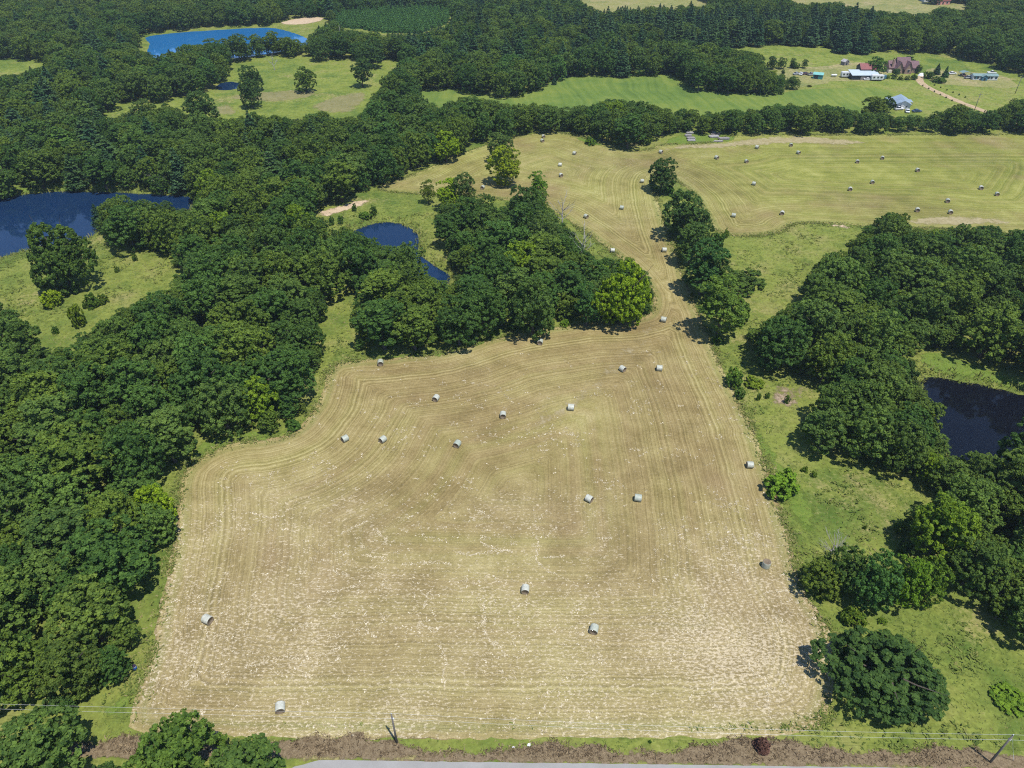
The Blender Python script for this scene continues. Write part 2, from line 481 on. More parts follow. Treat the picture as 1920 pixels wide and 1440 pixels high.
# water
for k, p in PONDS.items():
    c = p.mean(0)
    d = p - c; q = p + d / np.linalg.norm(d, axis=1)[:, None] * 1.2
    n = len(q)
    V = np.column_stack([q, np.full(n, WATER_Z + .05)])
    nm = {'small_pond': 'pond', 'west_pond': 'pond', 'meadow_pond': 'pond', 'east_pond': 'pond', 'lake': 'lake'}[k]
    lb = {'small_pond': 'small dark blue pond beside the central grove', 'west_pond': 'brown and blue pond at the left edge', 'lake': 'bright blue lake far off at upper left',
          'meadow_pond': 'tiny brown pond on the edge of the far green meadow', 'east_pond': 'dark navy pond at the right edge'}[k]
    vo, eo, fo, *_ = delaunay_2d_cdt([Vector(a) for a in q], [(i, (i + 1) % n) for i in range(n)], [list(range(n))], 1, 1e-4)
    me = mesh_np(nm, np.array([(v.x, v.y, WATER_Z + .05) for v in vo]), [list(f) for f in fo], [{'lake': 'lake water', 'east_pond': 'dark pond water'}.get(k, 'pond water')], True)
    tag(link(nm, me), lb, None, None, 'structure')
    # reeds and bright grass along the bank
    if k != 'meadow_pond':
        w = 5.0 if k != 'lake' else 7.0
        ring_o = p + d / np.linalg.norm(d, axis=1)[:, None] * w

# fields and pastures beyond
px_sheet('far_meadow', [(425,128),(455,110),(510,104),(590,105),(650,111),(700,115),(760,110),(760,125),(735,150),(715,190),(690,225),(650,238),(560,235),(450,240),(400,236),(350,240),(250,236),(200,232),(190,212),(205,200),(245,184),(290,189),(340,180),(385,172),(398,166),(450,166),(452,150),(420,147)], 'pasture grass', .03, 'mown green meadow dotted with single oaks at upper left', 5.5, .6, 1, 3)
px_sheet('green_field', [(775,175),(800,160),(860,165),(930,176),(985,175),(1025,165),(1030,148),(1055,144),(1130,141),(1240,139),(1270,142),(1295,158),(1360,170),(1460,176),(1500,168),(1560,166),(1650,164),(1675,168),(1670,215),(1600,222),(1400,228),(1200,225),(1000,222),(850,210),(790,190)], 'green drilled meadow', .03, 'bright green striped field beyond the hedgerow', 5.5, .6, 1, 3)
px_sheet('pasture', [(1355,90),(1420,84),(1520,85),(1550,89),(1580,97),(1650,101),(1780,102),(1830,114),(1880,124),(1920,136),(2060,155),(2060,230),(1900,226),(1700,232),(1675,215),(1678,168),(1560,164),(1505,166),(1500,143),(1440,133),(1420,110)], 'pasture grass', .03, 'green pasture around the farm buildings', 5.5, .6, 1, 3)
px_sheet('yard', [(1442,130),(1470,128),(1540,128),(1600,118),(1665,118),(1665,140),(1655,153),(1560,152),(1548,158),(1480,167),(1478,150),(1460,145)], 'mown yard', .06, 'close mown tan farm yard', 5, .6, 1, 2.5)
px_sheet('yard', [(1735,125),(1790,133),(1870,136),(1900,150),(1912,163),(1880,165),(1800,160),(1760,158),(1740,150)], 'mown yard', .06, 'close mown yard around the blue roofed home', 5, .6, 1, 2.5)
px_sheet('far_field', [(-90,106),(0,107),(80,111),(95,118),(75,135),(40,150),(-90,165)], 'pasture grass', .03, 'pale green field at the far left edge', 5.5, .6, 1, 3)
px_sheet('far_field', [(1075,-14),(1085,0),(1105,12),(1125,24),(1200,24),(1280,24),(1340,15),(1350,-5),(1300,-20)], 'mown yard', .03, 'pale field beyond the central forest', 5.5, .6, 1, 4)
px_sheet('far_field', [(1460,-20),(1480,5),(1560,14),(1640,26),(1720,34),(1770,32),(1830,24),(1850,8),(1840,-10),(1700,-25)], 'mown yard', .03, 'pale field at the far top right', 5.5, .6, 1, 4)
# straw, soil and bright grass patches lying on the fields
def patch(px, mat, label, dz=.07, step=2.4, kind='stuff', nm=None, it=2):
    return px_sheet(nm or {'straw litter patch': 'straw', 'thin dry grass': 'dry_grass', 'thin straw': 'straw', 'bare red soil': 'dirt', 'pale sandy soil': 'sand', 'lush edge grass': 'grass'}[mat], px, mat, dz, label, step, .5, it, 1.2, kind)
patch([(1222,286),(1290,268),(1345,266),(1400,260),(1440,253),(1520,252),(1640,262),(1610,270),(1500,268),(1430,272),(1350,279),(1280,281)], 'straw litter patch', 'pale straw band along the top of the far hayfield')
patch([(1690,410),(1750,400),(1830,403),(1900,412),(1900,424),(1800,424),(1720,424)], 'straw litter patch', 'pale straw patch in front of the right woods')
patch([(1080,985),(1110,985),(1160,1000),(1165,1015),(1130,1012),(1085,1000)], 'straw litter patch', 'pale straw patch in the middle of the hayfield', .06, 1.2)
patch([(1222,604),(1255,608),(1190,668),(1120,735),(1060,790),(985,812),(970,800),(1050,752),(1120,690),(1180,635)], 'thin straw', 'pale diagonal straw sweep below the field neck', .06, 1.2)
patch([(460,172),(560,166),(600,168),(590,182),(520,192),(450,190),(420,180)], 'thin dry grass', 'dry tan strip in the far meadow', .07, 5)
patch([(600,185),(690,168),(700,175),(680,200),(660,216),(600,210),(570,200)], 'thin dry grass', 'dry tan slope in the far meadow', .07, 5)
patch([(395,195),(430,190),(460,205),(430,216),(400,215)], 'thin dry grass', 'dry patch by the largest far oak', .07, 5)
patch([(1556,419),(1575,419),(1603,424),(1596,429),(1575,427),(1555,424)], 'pale sandy soil', 'white sandy scrape at the edge of the far hayfield', .08, 1.2, it=1)
patch([(1440,720),(1470,712),(1515,720),(1528,740),(1500,772),(1440,765),(1420,745)], 'bare red soil', 'bare reddish soil patch by the right wood', .05)
patch([(588,402),(620,392),(660,378),(690,374),(695,384),(660,396),(610,412)], 'pale sandy soil', 'pale sandy bank above the small pond', .05)
patch([(515,47),(545,36),(600,31),(615,36),(590,44),(560,48)], 'pale sandy soil', 'pale sandy dam by the far lake', .05, 5)
patch([(128,1348),(190,1352),(250,1362),(330,1378),(290,1400),(230,1420),(150,1420),(140,1385)], 'bare red soil', 'bare reddish soil at the lower left field corner', .05, 1.2)
patch([(1690,905),(1720,898),(1760,905),(1740,925),(1700,922)], 'bare red soil', 'bare soil under the big right tree', .05)
patch([(1250,262),(1280,252),(1370,250),(1385,258),(1360,268),(1290,272),(1245,275)], 'lush edge grass', 'lush grass round the grey plank stacks', .065, 2.4)
patch([(1080,256),(1105,262),(1140,275),(1130,280),(1095,272),(1075,264)], 'lush edge grass', 'lush grass corner in front of the far clump', .065, 2.4)
patch([(700,660),(790,656),(850,648),(900,625),(960,612),(1040,602),(1040,608),(960,626),(900,645),(840,664),(770,672),(690,672)], 'lush edge grass', 'lush grass fringe below the central grove', .05, 1.2)
patch([(365,826),(440,805),(520,805),(550,798),(590,745),(600,750),(565,805),(500,825),(430,834),(380,858),(345,890),(332,915),(330,890),(345,858)], 'lush edge grass', 'lush grass fringe along the left wood', .05, 1.2)
patch([(160,1345),(215,1310),(250,1270),(280,1195),(300,1120),(302,1160),(278,1250),(250,1330),(225,1350)], 'lush edge grass', 'lush grass fringe at the lower left wood', .05, 1.2)
patch([(1480,985),(1500,1020),(1510,1085),(1560,1150),(1585,1230),(1572,1250),(1560,1190),(1520,1130),(1490,1080)], 'lush edge grass', 'lush grass fringe along the right field edge', .05, 1.2)
patch([(1400,780),(1425,800),(1470,870),(1520,930),(1540,1000),(1500,1005),(1470,940),(1425,840)], 'lush edge grass', 'lush grass strip right of the field', .045, 1.2)
patch([(1712,660),(1740,655),(1790,668),(1840,690),(1920,712),(2000,728),(2000,745),(1920,730),(1800,706),(1738,694)], 'lush edge grass', 'lush grass bank above the right pond', .06, 2.4)
patch([(0,352),(60,346),(165,344),(240,350),(240,357),(165,354),(60,357),(0,366)], 'lush edge grass', 'lush reeds along the far shore of the left pond', .06, 2.4)
patch([(560,1415),(650,1402),(700,1408),(790,1408),(900,1406),(960,1412),(1000,1418),(800,1420),(620,1420)], 'lush edge grass', 'light green grass beside the road', .065, .8, it=1)

# sandy track to the farm
tr = chaikin(np.array([ground_px(*p) for p in [(1738,141),(1726,144),(1723,150),(1730,158),(1745,166),(1770,177),(1800,190),(1830,201),(1860,212),(1900,226),(1960,250)]]), 2, False)
tn = np.gradient(tr, axis=0); tn = np.stack([-tn[:, 1], tn[:, 0]], 1) / np.hypot(tn[:, 0], tn[:, 1])[:, None]
sheet('track', np.vstack([tr + tn * 2.0, (tr - tn * 2.0)[::-1]]), 'track sand', .09, 2.4, .3, 1.2, 'sandy track curving to the brown roofed house')

# ------------------------------------------------------------------ tree forms
def cards(P, N, S, rng, asp=.72):
    """one leaf spray per row: a folded four-sided card"""
    n = len(P)
    r = rng.normal(size=(n, 3))
    T = np.cross(N, r); T /= np.linalg.norm(T, axis=1)[:, None] + 1e-9
    B = np.cross(N, T)
    S = S[:, None]
    V = np.empty((n, 4, 3))
    V[:, 0] = P - T * S
    V[:, 1] = P - B * S * asp + N * S * .22
    V[:, 2] = P + T * S
    V[:, 3] = P + B * S * asp - N * S * .1
    return V.reshape(-1, 3), np.arange(n * 4).reshape(n, 4)
def unit(n, rng):
    v = rng.normal(size=(n, 3)); return v / np.linalg.norm(v, axis=1)[:, None]

def crown_broad(seed, R=6.0, H=14.0, n_main=15, n_sub=150, leaves=46, z0=.14, leaf=.34, spread=.7, lob=(.40, .54), clump=(.06, .115), wild=.14):
    rng = np.random.default_rng(seed)
    zc = H * (z0 + 1) / 2; b = H * (1 - z0) / 2
    # main limbs' lobes, unevenly placed
    k = np.arange(n_main) + .5
    ph = k * 2.39996 + rng.uniform(0, 6.28)
    cz = 1 - 1.82 * k / n_main
    sr = np.sqrt(np.clip(1 - cz * cz, 0, 1))
    D = np.stack([np.cos(ph) * sr, np.sin(ph) * sr, cz], 1) + rng.normal(size=(n_main, 3)) * wild
    rad = rng.uniform(*lob, n_main) * R
    C = D * np.array([R * spread, R * spread, b * .72]) * rng.uniform(.82, 1.1, (n_main, 1)) + np.array([0, 0, zc])
    C = np.vstack([C, [[0, 0, zc]]]); rad = np.append(rad, R * .55)
    # clumps on the lobes
    w = rad ** 2; who = rng.choice(len(C), n_sub, p=w / w.sum())
    out = C[who] - np.array([0, 0, zc * .8]); out /= np.linalg.norm(out, axis=1)[:, None] + 1e-6
    v = unit(n_sub, rng) + out * .75 + np.array([0, 0, .25]); v /= np.linalg.norm(v, axis=1)[:, None]
    SC = C[who] + v * rad[who][:, None] * rng.uniform(.75, 1.05, (n_sub, 1)) * np.array([1, 1, .85])
    SR = rng.uniform(*clump, n_sub) * R; cm_ = (clump[0] + clump[1]) / 2
    SC[:, 2] = np.clip(SC[:, 2], H * .07, None)
    P = []; N = []; S = []; sh = []
    for i in range(n_sub):
        # drop clumps buried deep inside another lobe
        d = np.linalg.norm((SC[i] - C) / rad[:, None], axis=1); d[who[i]] = 9
        if (d < .55).sum() >= 1: continue
        m = int(leaves * (SR[i] / (R * cm_)) ** 1.6)
        u = unit(m, rng) + v[i] * .55; u /= np.linalg.norm(u, axis=1)[:, None]
        p = SC[i] + u * SR[i] * rng.uniform(.55, 1.08, (m, 1)) * np.array([1, 1, .8])
        nn = u * .8 + np.array([0, 0, .45]) + rng.normal(size=(m, 3)) * .45
        P.append(p); N.append(nn / np.linalg.norm(nn, axis=1)[:, None]); S.append(rng.uniform(.6, 1.25, m) * leaf * R / 6)
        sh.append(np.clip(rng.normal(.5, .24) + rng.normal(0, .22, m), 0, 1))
    # inner leaves that close the view through the crown
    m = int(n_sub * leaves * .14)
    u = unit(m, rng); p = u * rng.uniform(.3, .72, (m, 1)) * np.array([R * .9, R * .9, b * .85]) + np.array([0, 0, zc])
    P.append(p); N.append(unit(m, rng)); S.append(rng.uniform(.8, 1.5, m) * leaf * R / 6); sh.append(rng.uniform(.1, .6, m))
    P = np.vstack(P); N = np.vstack(N); S = np.concatenate(S); sh = np.concatenate(sh)
    q = np.percentile(np.hypot(P[:, 0], P[:, 1]), 98.8)
    P[:, :2] *= R / q; P[:, 2] *= H / np.percentile(P[:, 2], 99.7)
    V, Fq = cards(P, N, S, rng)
    return V, Fq, np.repeat(sh, 4)

def crown_cone(seed, R=3.2, H=15.0, whorls=17, leaves=32, z0=.12, leaf=.34, power=.8, droop=.25, gap=.0):
    rng = np.random.default_rng(seed)
    P = []; N = []; S = []; sh = []
    for i in range(whorls):
        t = i / (whorls - 1)
        z = H * (z0 + (1 - z0) * t)
        r = R * max(.07, (1 - t) ** power) * rng.uniform(.85, 1.1)
        nb = max(3, int(9 * (1 - t) + 3))
        a0 = rng.uniform(0, 6.28)
        for j in range(nb):
            if rng.random() < gap: continue
            a = a0 + j * 6.283 / nb + rng.normal(0, .18)
            L = r * rng.uniform(.75, 1.12)
            m = max(8, int(leaves * (L / R + .35)))
            q = np.sqrt(rng.uniform(.04, 1, m))
            side = rng.normal(0, .17, m) * L * (.6 + q * .5) + rng.normal(0, .08, m)
            p = np.stack([np.cos(a) * q * L - np.sin(a) * side, np.sin(a) * q * L + np.cos(a) * side, z - droop * q * L + rng.normal(0, .16, m)], 1)
            nn = np.array([np.cos(a) * .35, np.sin(a) * .35, .85]) + rng.normal(size=(m, 3)) * .4
            P.append(p); N.append(nn / np.linalg.norm(nn, axis=1)[:, None]); S.append(rng.uniform(.6, 1.2, m) * leaf)
            sh.append(np.clip(rng.normal(.5, .14) + rng.normal(0, .14, m), 0, 1))
    P = np.vstack(P); N = np.vstack(N); S = np.concatenate(S); sh = np.concatenate(sh)
    V, Fq = cards(P, N, S, rng)
    return V, Fq, np.repeat(sh, 4)

def tube(pts, rads, sides=7):
    """V, quads of a tapered tube through pts"""
    pts = [Vector(p) for p in pts]
    V = []; Q = []
    for i, p in enumerate(pts):
        d = (pts[min(i + 1, len(pts) - 1)] - pts[max(i - 1, 0)]).normalized()
        a = d.orthogonal().normalized(); b = d.cross(a)
        for k in range(sides):
            t = 6.28318 * k / sides
            V.append(p + (a * math.cos(t) + b * math.sin(t)) * rads[i])
    for i in range(len(pts) - 1):
        for k in range(sides):
            k2 = (k + 1) % sides
            Q.append((i * sides + k, i * sides + k2, (i + 1) * sides + k2, (i + 1) * sides + k))
    V = np.array([tuple(v) for v in V]); return V, np.array(Q)
def join_np(parts):
    Vs = []; Fs = []; o = 0
    for V, Fq in parts:
        Vs.append(V); Fs.append(Fq + o); o += len(V)
    return np.vstack(Vs), np.vstack(Fs)
def trunk_np(seed, H, r0, limbs=5, top=.72, spread=.32, reach=3.5):
    rng = np.random.default_rng(seed)
    n = 6; pts = [(rng.normal(0, .12) * i, rng.normal(0, .12) * i, -.4 + (H * top + .4) * i / (n - 1)) for i in range(n)]
    parts = [tube(pts, [r0 * (1.35 if i == 0 else 1) * (1 - .8 * i / (n - 1)) for i in range(n)])]
    for j in range(limbs):
        k = 2 + j % 3; a = j * 2.4 + rng.uniform(0, 1)
        p = np.array(pts[k]); L = reach * rng.uniform(.7, 1.2)
        q = [p, p + np.array([math.cos(a) * L * .5, math.sin(a) * L * .5, L * .35]), p + np.array([math.cos(a) * L, math.sin(a) * L, L * .85])]
        parts.append(tube(q, [r0 * .42, r0 * .26, r0 * .08], 5))
    return join_np(parts)

FORMS = {}
def form(name, kind, R, H, crown, trunk, leafmat, bark='oak bark'):
    V, Fq, sh = crown
    cm = mesh_np(name + '_crown', V, Fq, [leafmat], False, {'shade': sh})
    tm = mesh_np(name + '_trunk', trunk[0], trunk[1], [bark], True)
    # both in one mesh, for the distant woodland
    V2 = np.vstack([V, trunk[0]]); F2 = np.vstack([Fq, trunk[1] + len(V)])
    jm = mesh_np(name + '_whole', V2, F2, [leafmat, bark], False, {'shade': np.concatenate([sh, np.zeros(len(trunk[0]))])},
                 np.concatenate([np.zeros(len(Fq)), np.ones(len(trunk[1]))]))
    FORMS.setdefault(kind, []).append(dict(R=R, H=H, crown=cm, trunk=tm, whole=jm, name=name))
for i in range(7):
    nm = rnd.choice((15, 17, 19))
    form('oak', 'oak', 6.0, 13.0, crown_broad(100 + i, 6, 13, nm + 3, 400, 30, .05, .235, spread=.52 + .05 * (i % 3), wild=.13 + .05 * (i % 2), lob=(.40, .55)), trunk_np(i, 13, .36), 'oak leaves')
for i in range(2):
    form('great_oak', 'great', 9.5, 13.0, crown_broad(150 + i, 9.5, 13, 30, 950, 38, .03, .15, spread=.56, lob=(.32, .48), clump=(.04, .075), wild=.14), trunk_np(10 + i, 13, .5, 7, .7, .3, 6), 'oak leaves')
for i in range(3):
    form('tall_oak', 'tall', 4.6, 15.0, crown_broad(200 + i, 4.6, 15, 15, 350, 30, .04, .245, spread=.50, wild=.16), trunk_np(20 + i, 15, .3), 'oak leaves')
for i in range(3):
    form('pine', 'pine', 3.6, 16.0, crown_cone(300 + i, 3.6, 16, 16, 34, .14, .36, .62, .12, .1), trunk_np(40 + i, 16, .26, 0, .97), 'pine needles')
for i in range(2):
    form('cedar', 'cedar', 2.4, 8.0, crown_cone(400 + i, 2.4, 8, 17, 30, .03, .27, .75, .05), trunk_np(50 + i, 8, .16, 0, .9), 'pine needles')
for i in range(3):
    form('shrub', 'shrub', 2.2, 2.6, crown_broad(500 + i, 2.2, 2.6, 12, 120, 24, .0, .46, spread=.62, wild=.25, clump=(.10, .18)), trunk_np(60 + i, 2.6, .09, 4, .5, .3, .8), 'shrub leaves')

# ------------------------------------------------------------------ where trees stand
_ang = np.linspace(0, 2 * math.pi, 12, endpoint=False)
ELL = [(0, 0, 1.0), (0, 0, -1.0)] + [(math.cos(a) * c, math.sin(a) * c, s) for a in _ang for c, s in ((1.0, 0.0), (.72, .70), (.72, -.70))]
ELL = np.array(ELL)
def outline(x, y, r, h, z0=.10):
    zc = h * (1 + z0) / 2; b = h * (1 - z0) / 2
    P = ELL * np.array([r, r, b]) + np.array([x, y, zc])
    return project(P[:, 0], P[:, 1], P[:, 2])
def fit(cx, ytop, ybot, w):
    """ground position, height and radius of a tree whose crown fills this box in the photograph"""
    best = None
    x, y = ground_px(cx, ybot)
    for q in np.linspace(.75, 3.2, 26):                     # height over radius
        lo, hi = y - 5, y + 25
        for _ in range(16):
            ym = (lo + hi) / 2
            r = w * depth(x, ym, 5) / (2 * F); h = q * r
            xx = (cx - 960) / F * depth(x, ym, h * .5)
            _, py = outline(xx, ym, r, h)
            if py.max() > ybot: lo = ym
            else: hi = ym
        e = abs(py.min() - ytop)
        if best is None or e < best[0]: best = (e, xx, ym, h, r)
    return best[1:]

OPEN = [
 [(130,1345),(200,1312),(240,1272),(270,1232),(283,1180),(290,1110),(305,1060),(325,1005),(330,950),(328,915),(335,880),(355,855),(385,833),(440,812),(500,812),(545,803),(565,785),(600,735),(608,690),(607,640),(615,600),(625,560),(645,540),(658,560),(655,620),(668,660),(700,668),(790,662),(850,655),(895,640),(930,618),(975,615),(1040,605),(1080,600),(1120,598),(1160,600),(1200,595),(1225,580),(1232,555),(1225,520),(1205,490),(1175,475),(1120,480),(1100,455),(1060,415),(1035,380),(1033,330),(1022,300),(1000,303),(988,285),(985,265),(975,258),(1000,253),(1040,250),(1085,256),(1110,265),(1135,270),(1160,282),(1190,284),(1210,275),(1240,262),(1260,252),(1275,250),(1330,250),(1400,247),(1480,248),(1600,248),(1760,246),(1860,250),(2000,252),(2000,428),(1890,430),(1800,418),(1760,428),(1712,425),(1700,395),(1650,388),(1625,410),(1600,430),(1585,465),(1540,475),(1500,510),(1490,560),(1450,580),(1420,600),(1395,625),(1390,640),(1400,660),(1440,690),(1510,715),(1525,735),(1520,760),(1495,790),(1500,820),(1530,850),(1600,890),(1640,895),(1690,905),(1730,905),(1720,930),(1690,960),(1655,985),(1665,1015),(1700,1060),(1740,1080),(1770,1100),(1800,1130),(1850,1160),(1920,1210),(2100,1300),(2100,1700),(-150,1700),(-150,1330),(60,1330)],
 [(595,395),(660,372),(680,360),(710,345),(785,328),(800,308),(850,295),(900,272),(960,258),(985,262),(1000,300),(1020,330),(1000,350),(960,370),(930,390),(900,372),(860,372),(815,375),(810,400),(812,450),(845,500),(850,530),(835,525),(830,515),(800,510),(785,490),(780,470),(785,455),(760,448),(720,455),(710,440),(690,425),(640,425),(620,430),(610,410)],
 [(-120,372),(0,360),(60,350),(165,347),(235,352),(355,362),(358,382),(345,390),(300,372),(250,362),(185,360),(172,390),(172,430),(185,460),(230,478),(310,478),(318,490),(318,520),(310,545),(250,560),(240,570),(195,580),(190,600),(130,640),(90,655),(60,665),(85,640),(80,620),(40,590),(0,560),(-120,530)],
 [(-120,108),(0,108),(80,112),(92,118),(60,125),(40,135),(10,140),(-120,155)],
 [(262,62),(272,60),(340,52),(420,48),(490,44),(520,40),(560,33),(600,30),(615,32),(612,45),(590,55),(585,62),(575,68),(572,78),(540,66),(522,62),(505,54),(480,58),(450,62),(420,63),(395,65),(370,76),(345,78),(330,88),(308,100),(290,103),(275,95),(255,92),(265,80),(272,72)],
 [(430,125),(455,110),(510,104),(590,105),(650,112),(700,117),(752,111),(740,122),(720,138),(703,165),(685,195),(675,210),(650,220),(640,222),(600,205),(570,212),(540,220),(500,213),(470,210),(430,217),(400,222),(395,210),(345,210),(340,195),(300,195),(255,200),(205,222),(197,210),(205,200),(245,184),(290,190),(340,178),(385,165),(405,160),(412,150),(425,148)],
 [(785,172),(800,163),(860,168),(930,180),(985,178),(1032,165),(1035,150),(1055,145),(1130,142),(1240,140),(1268,143),(1290,158),(1310,168),(1355,172),(1400,179),(1465,179),(1480,165),(1500,163),(1500,145),(1470,140),(1440,130),(1432,110),(1430,100),(1365,92),(1360,87),(1420,85),(1520,86),(1550,90),(1580,98),(1650,102),(1780,103),(1830,115),(1880,125),(1920,137),(2060,155),(2060,190),(1900,183),(1880,200),(1850,208),(1815,200),(1790,190),(1765,205),(1735,213),(1690,215),(1650,208),(1600,203),(1545,190),(1510,195),(1480,190),(1420,200),(1370,205),(1340,208),(1300,205),(1250,203),(1230,195),(1180,190),(1140,185),(1110,198),(1060,203),(1010,195),(960,200),(930,190),(880,183),(850,183),(830,200),(815,195),(800,180)],
 [(1085,-10),(1090,0),(1105,8),(1115,18),(1200,15),(1235,8),(1270,18),(1260,5),(1320,10),(1330,0),(1300,-10)],
 [(1480,-10),(1490,5),(1530,5),(1580,3),(1590,12),(1640,18),(1660,20),(1720,25),(1755,25),(1735,10),(1740,-6),(1700,-10)],
 [(1750,2),(1810,6),(1808,18),(1775,14),(1758,10)],
 [(1712,660),(1740,655),(1790,670),(1830,692),(1860,690),(1920,715),(2100,735),(2100,800),(1920,783),(1880,800),(1845,832),(1810,848),(1790,830),(1785,800),(1770,765),(1745,735),(1735,705)],
 [(630,30),(700,22),(780,17),(850,24),(835,45),(790,62),(740,64),(690,58),(640,52)],   # young pine plantation
]
OPEN = [np.array(p, float) for p in OPEN]
PLANT_PX = OPEN[-1]

HAND = []      # (x, y, h, r, kind, tint, label, name, group)
def hand(cx, yt, yb, w, kind, tint, label, name=None, group=None, hmul=1.0):
    x, y, h, r = fit(cx, yt, yb, w)
    HAND.append((x, y, h * hmul * .9, r * .94, kind, tint, label, name, group))
def hand_at(x, y, h, r, kind, tint, label, name=None, group=None):
    HAND.append((x, y, h, r, kind, tint, label, name, group))
MID, DARK, LIME, YEL, GREY, OLIVE, BLUE = (1, 1, 1), (.72, .78, .85), (2.25, 1.95, .5), (2.4, 1.8, .5), (1.15, 1.05, 1.1), (1.35, 1.12, .75), (.7, .92, .98)
hand(765, 448, 528, 74, 'oak', MID, 'oak pinching the narrow waist of the small pond')
hand(1665, 1186, 1390, 268, 'great', DARK, 'large round dark oak by the road at the lower right hayfield corner')
hand(1172, 474, 600, 126, 'great', LIME, 'bright yellow-green oak where the hayfield narrows')
hand(938, 247, 300, 56, 'oak', GREY, 'grey-green tree rising behind the yellowish tree in the upper hayfield')
hand(948, 268, 340, 76, 'oak', YEL, 'yellowish tree standing in the upper hayfield arm')
hand(1243, 290, 354, 62, 'oak', DARK, 'small dark oak, farthest of the tree strip dividing the fields')
hand(1285, 343, 436, 94, 'oak', DARK, 'broad dark oak, second of the tree strip dividing the fields')
hand(1312, 385, 448, 56, 'oak', DARK, 'dark tree tucked behind the third tree of the dividing strip')
hand(1300, 408, 486, 72, 'tall', MID, 'mid-green tree, third of the tree strip dividing the fields')
hand(1323, 434, 540, 98, 'tall', BLUE, 'blue-green tree, fourth of the tree strip dividing the fields')
hand(1345, 470, 545, 62, 'oak', MID, 'mid-green tree behind the nearest tree of the dividing strip')
hand(1358, 504, 622, 112, 'tall', (1.25, 1.2, .85), 'light green tree, nearest of the tree strip dividing the fields')
hand(802, 333, 378, 32, 'tall', OLIVE, 'small tree at the left end of the grove by the mown arm')
hand(840, 328, 388, 62, 'oak', LIME, 'yellow-green tree at the top of the central grove')
hand(872, 314, 390, 52, 'tall', GREY, 'grey-green tree at the top of the central grove')
hand(908, 358, 415, 50, 'oak', DARK, 'dark tree between the lone bale and the central grove')
hand(1010, 300, 374, 42, 'tall', (1.35, 1.5, .7), 'bright green upright tree on the left edge of the upper hayfield')
hand(982, 338, 425, 68, 'oak', DARK, 'dark broad tree below the bright green upright tree')
hand(1018, 388, 475, 84, 'oak', GREY, 'grey-green half-bare tree beside the leafless snag')
hand(1103, 520, 600, 62, 'tall', BLUE, 'blue-green tree just left of the bright yellow-green oak')
hand(1000, 505, 618, 96, 'oak', MID, 'rounded oak on the lower edge of the central grove')
hand(470, 114, 166, 50, 'oak', DARK, 'dark oak behind another at the centre of the far meadow')
hand(467, 138, 195, 46, 'oak', DARK, 'dark oak with a thin trunk at the centre of the far meadow')
hand(571, 122, 167, 50, 'oak', (1.3, 1.2, .9), 'single light oak in the open far meadow')
hand(677, 103, 159, 45, 'tall', DARK, 'tall dark oak near the right side of the far meadow')
hand(692, 76, 123, 56, 'oak', DARK, 'dark oak at the top right of the far meadow')
hand(598, 66, 111, 40, 'oak', DARK, 'dark oak at the top edge of the far meadow')
hand(374, 161, 223, 72, 'oak', DARK, 'biggest round oak at the lower left of the far meadow')
hand(270, 178, 230, 52, 'oak', GREY, 'grey-green tree at the left end of the far meadow')
hand(313, 188, 216, 24, 'oak', MID, 'small tree left of the biggest far meadow oak')
hand(1645, 105, 139, 42, 'oak', (.9, 1.05, .9), 'round tree left of the brown roofed house')
hand(1675, 108, 124, 12, 'cedar', DARK, 'dark cedar behind the brown roofed house', 'cedar_tree')
hand(1704, 104, 125, 30, 'oak', DARK, 'dark tree behind the brown roofed house')
hand(1724, 120, 136, 14, 'oak', DARK, 'small tree at the right end of the brown roofed house')
hand(1681, 127, 142, 16, 'oak', BLUE, 'small round tree in front of the brown roofed house')
hand(1759, 117, 137, 17, 'cedar', DARK, 'dark cedar between the house and the blue roofed home', 'cedar_tree')
hand(1775, 121, 142, 15, 'cedar', (1.2, 1.3, 1.0), 'light cedar between the house and the blue roofed home', 'cedar_tree')
hand(1641, 174, 216, 54, 'oak', OLIVE, 'olive tree beside the grey metal barn')
hand(1664, 176, 205, 34, 'oak', DARK, 'dark tree touching the grey metal barn roof')
hand(1797, 190, 224, 42, 'oak', (1.5, 1.05, .8), 'brownish tree in the hedgerow by the sandy track')
hand(1448, 104, 129, 22, 'oak', DARK, 'dark tree, leftmost of the row above the farm yard')
hand(1466, 108, 129, 20, 'oak', MID, 'mid-green tree in the row above the farm yard')
hand(1486, 101, 128, 13, 'tall', DARK, 'thin leaning tree in the row above the farm yard')
hand(1509, 111, 128, 15, 'tall', DARK, 'dark tree, rightmost of the row above the farm yard')
hand(1450, 130, 148, 16, 'oak', YEL, 'small yellow tree at the left end of the farm yard')
hand(1468, 131, 142, 9, 'oak', DARK, 'little round dark tree in the farm yard')
hand(1489, 141, 165, 28, 'oak', MID, 'mid-green tree at the lower left of the farm yard')
hand(1039, 139, 157, 12, 'cedar', DARK, 'lone small cedar at the edge of the green striped field', 'cedar_tree')
hand(1545, 1034, 1122, 92, 'oak', OLIVE, 'olive tree, leftmost of the lower right clump', None, 'lower right clump')
hand(1592, 1012, 1110, 84, 'oak', MID, 'mid-green tree, second from the left in the lower right clump', None, 'lower right clump')
hand(1643, 1024, 1142, 96, 'oak', BLUE, 'blue-green tree in the middle of the lower right clump', None, 'lower right clump')
hand(1700, 1024, 1136, 90, 'oak', (1.45, 1.5, .6), 'fresh green tree second from the right in the lower right clump', None, 'lower right clump')
hand(1742, 1024, 1132, 76, 'oak', (1.4, 1.35, .7), 'light green tree, rightmost of the lower right clump', None, 'lower right clump')
hand(105, 392, 534, 140, 'great', (.95, .95, .8), 'large oak standing alone between the left pond and meadow', None, None, .9)
hand(285, 893, 985, 84, 'oak', LIME, 'lime-green tree on the edge of the left wood')
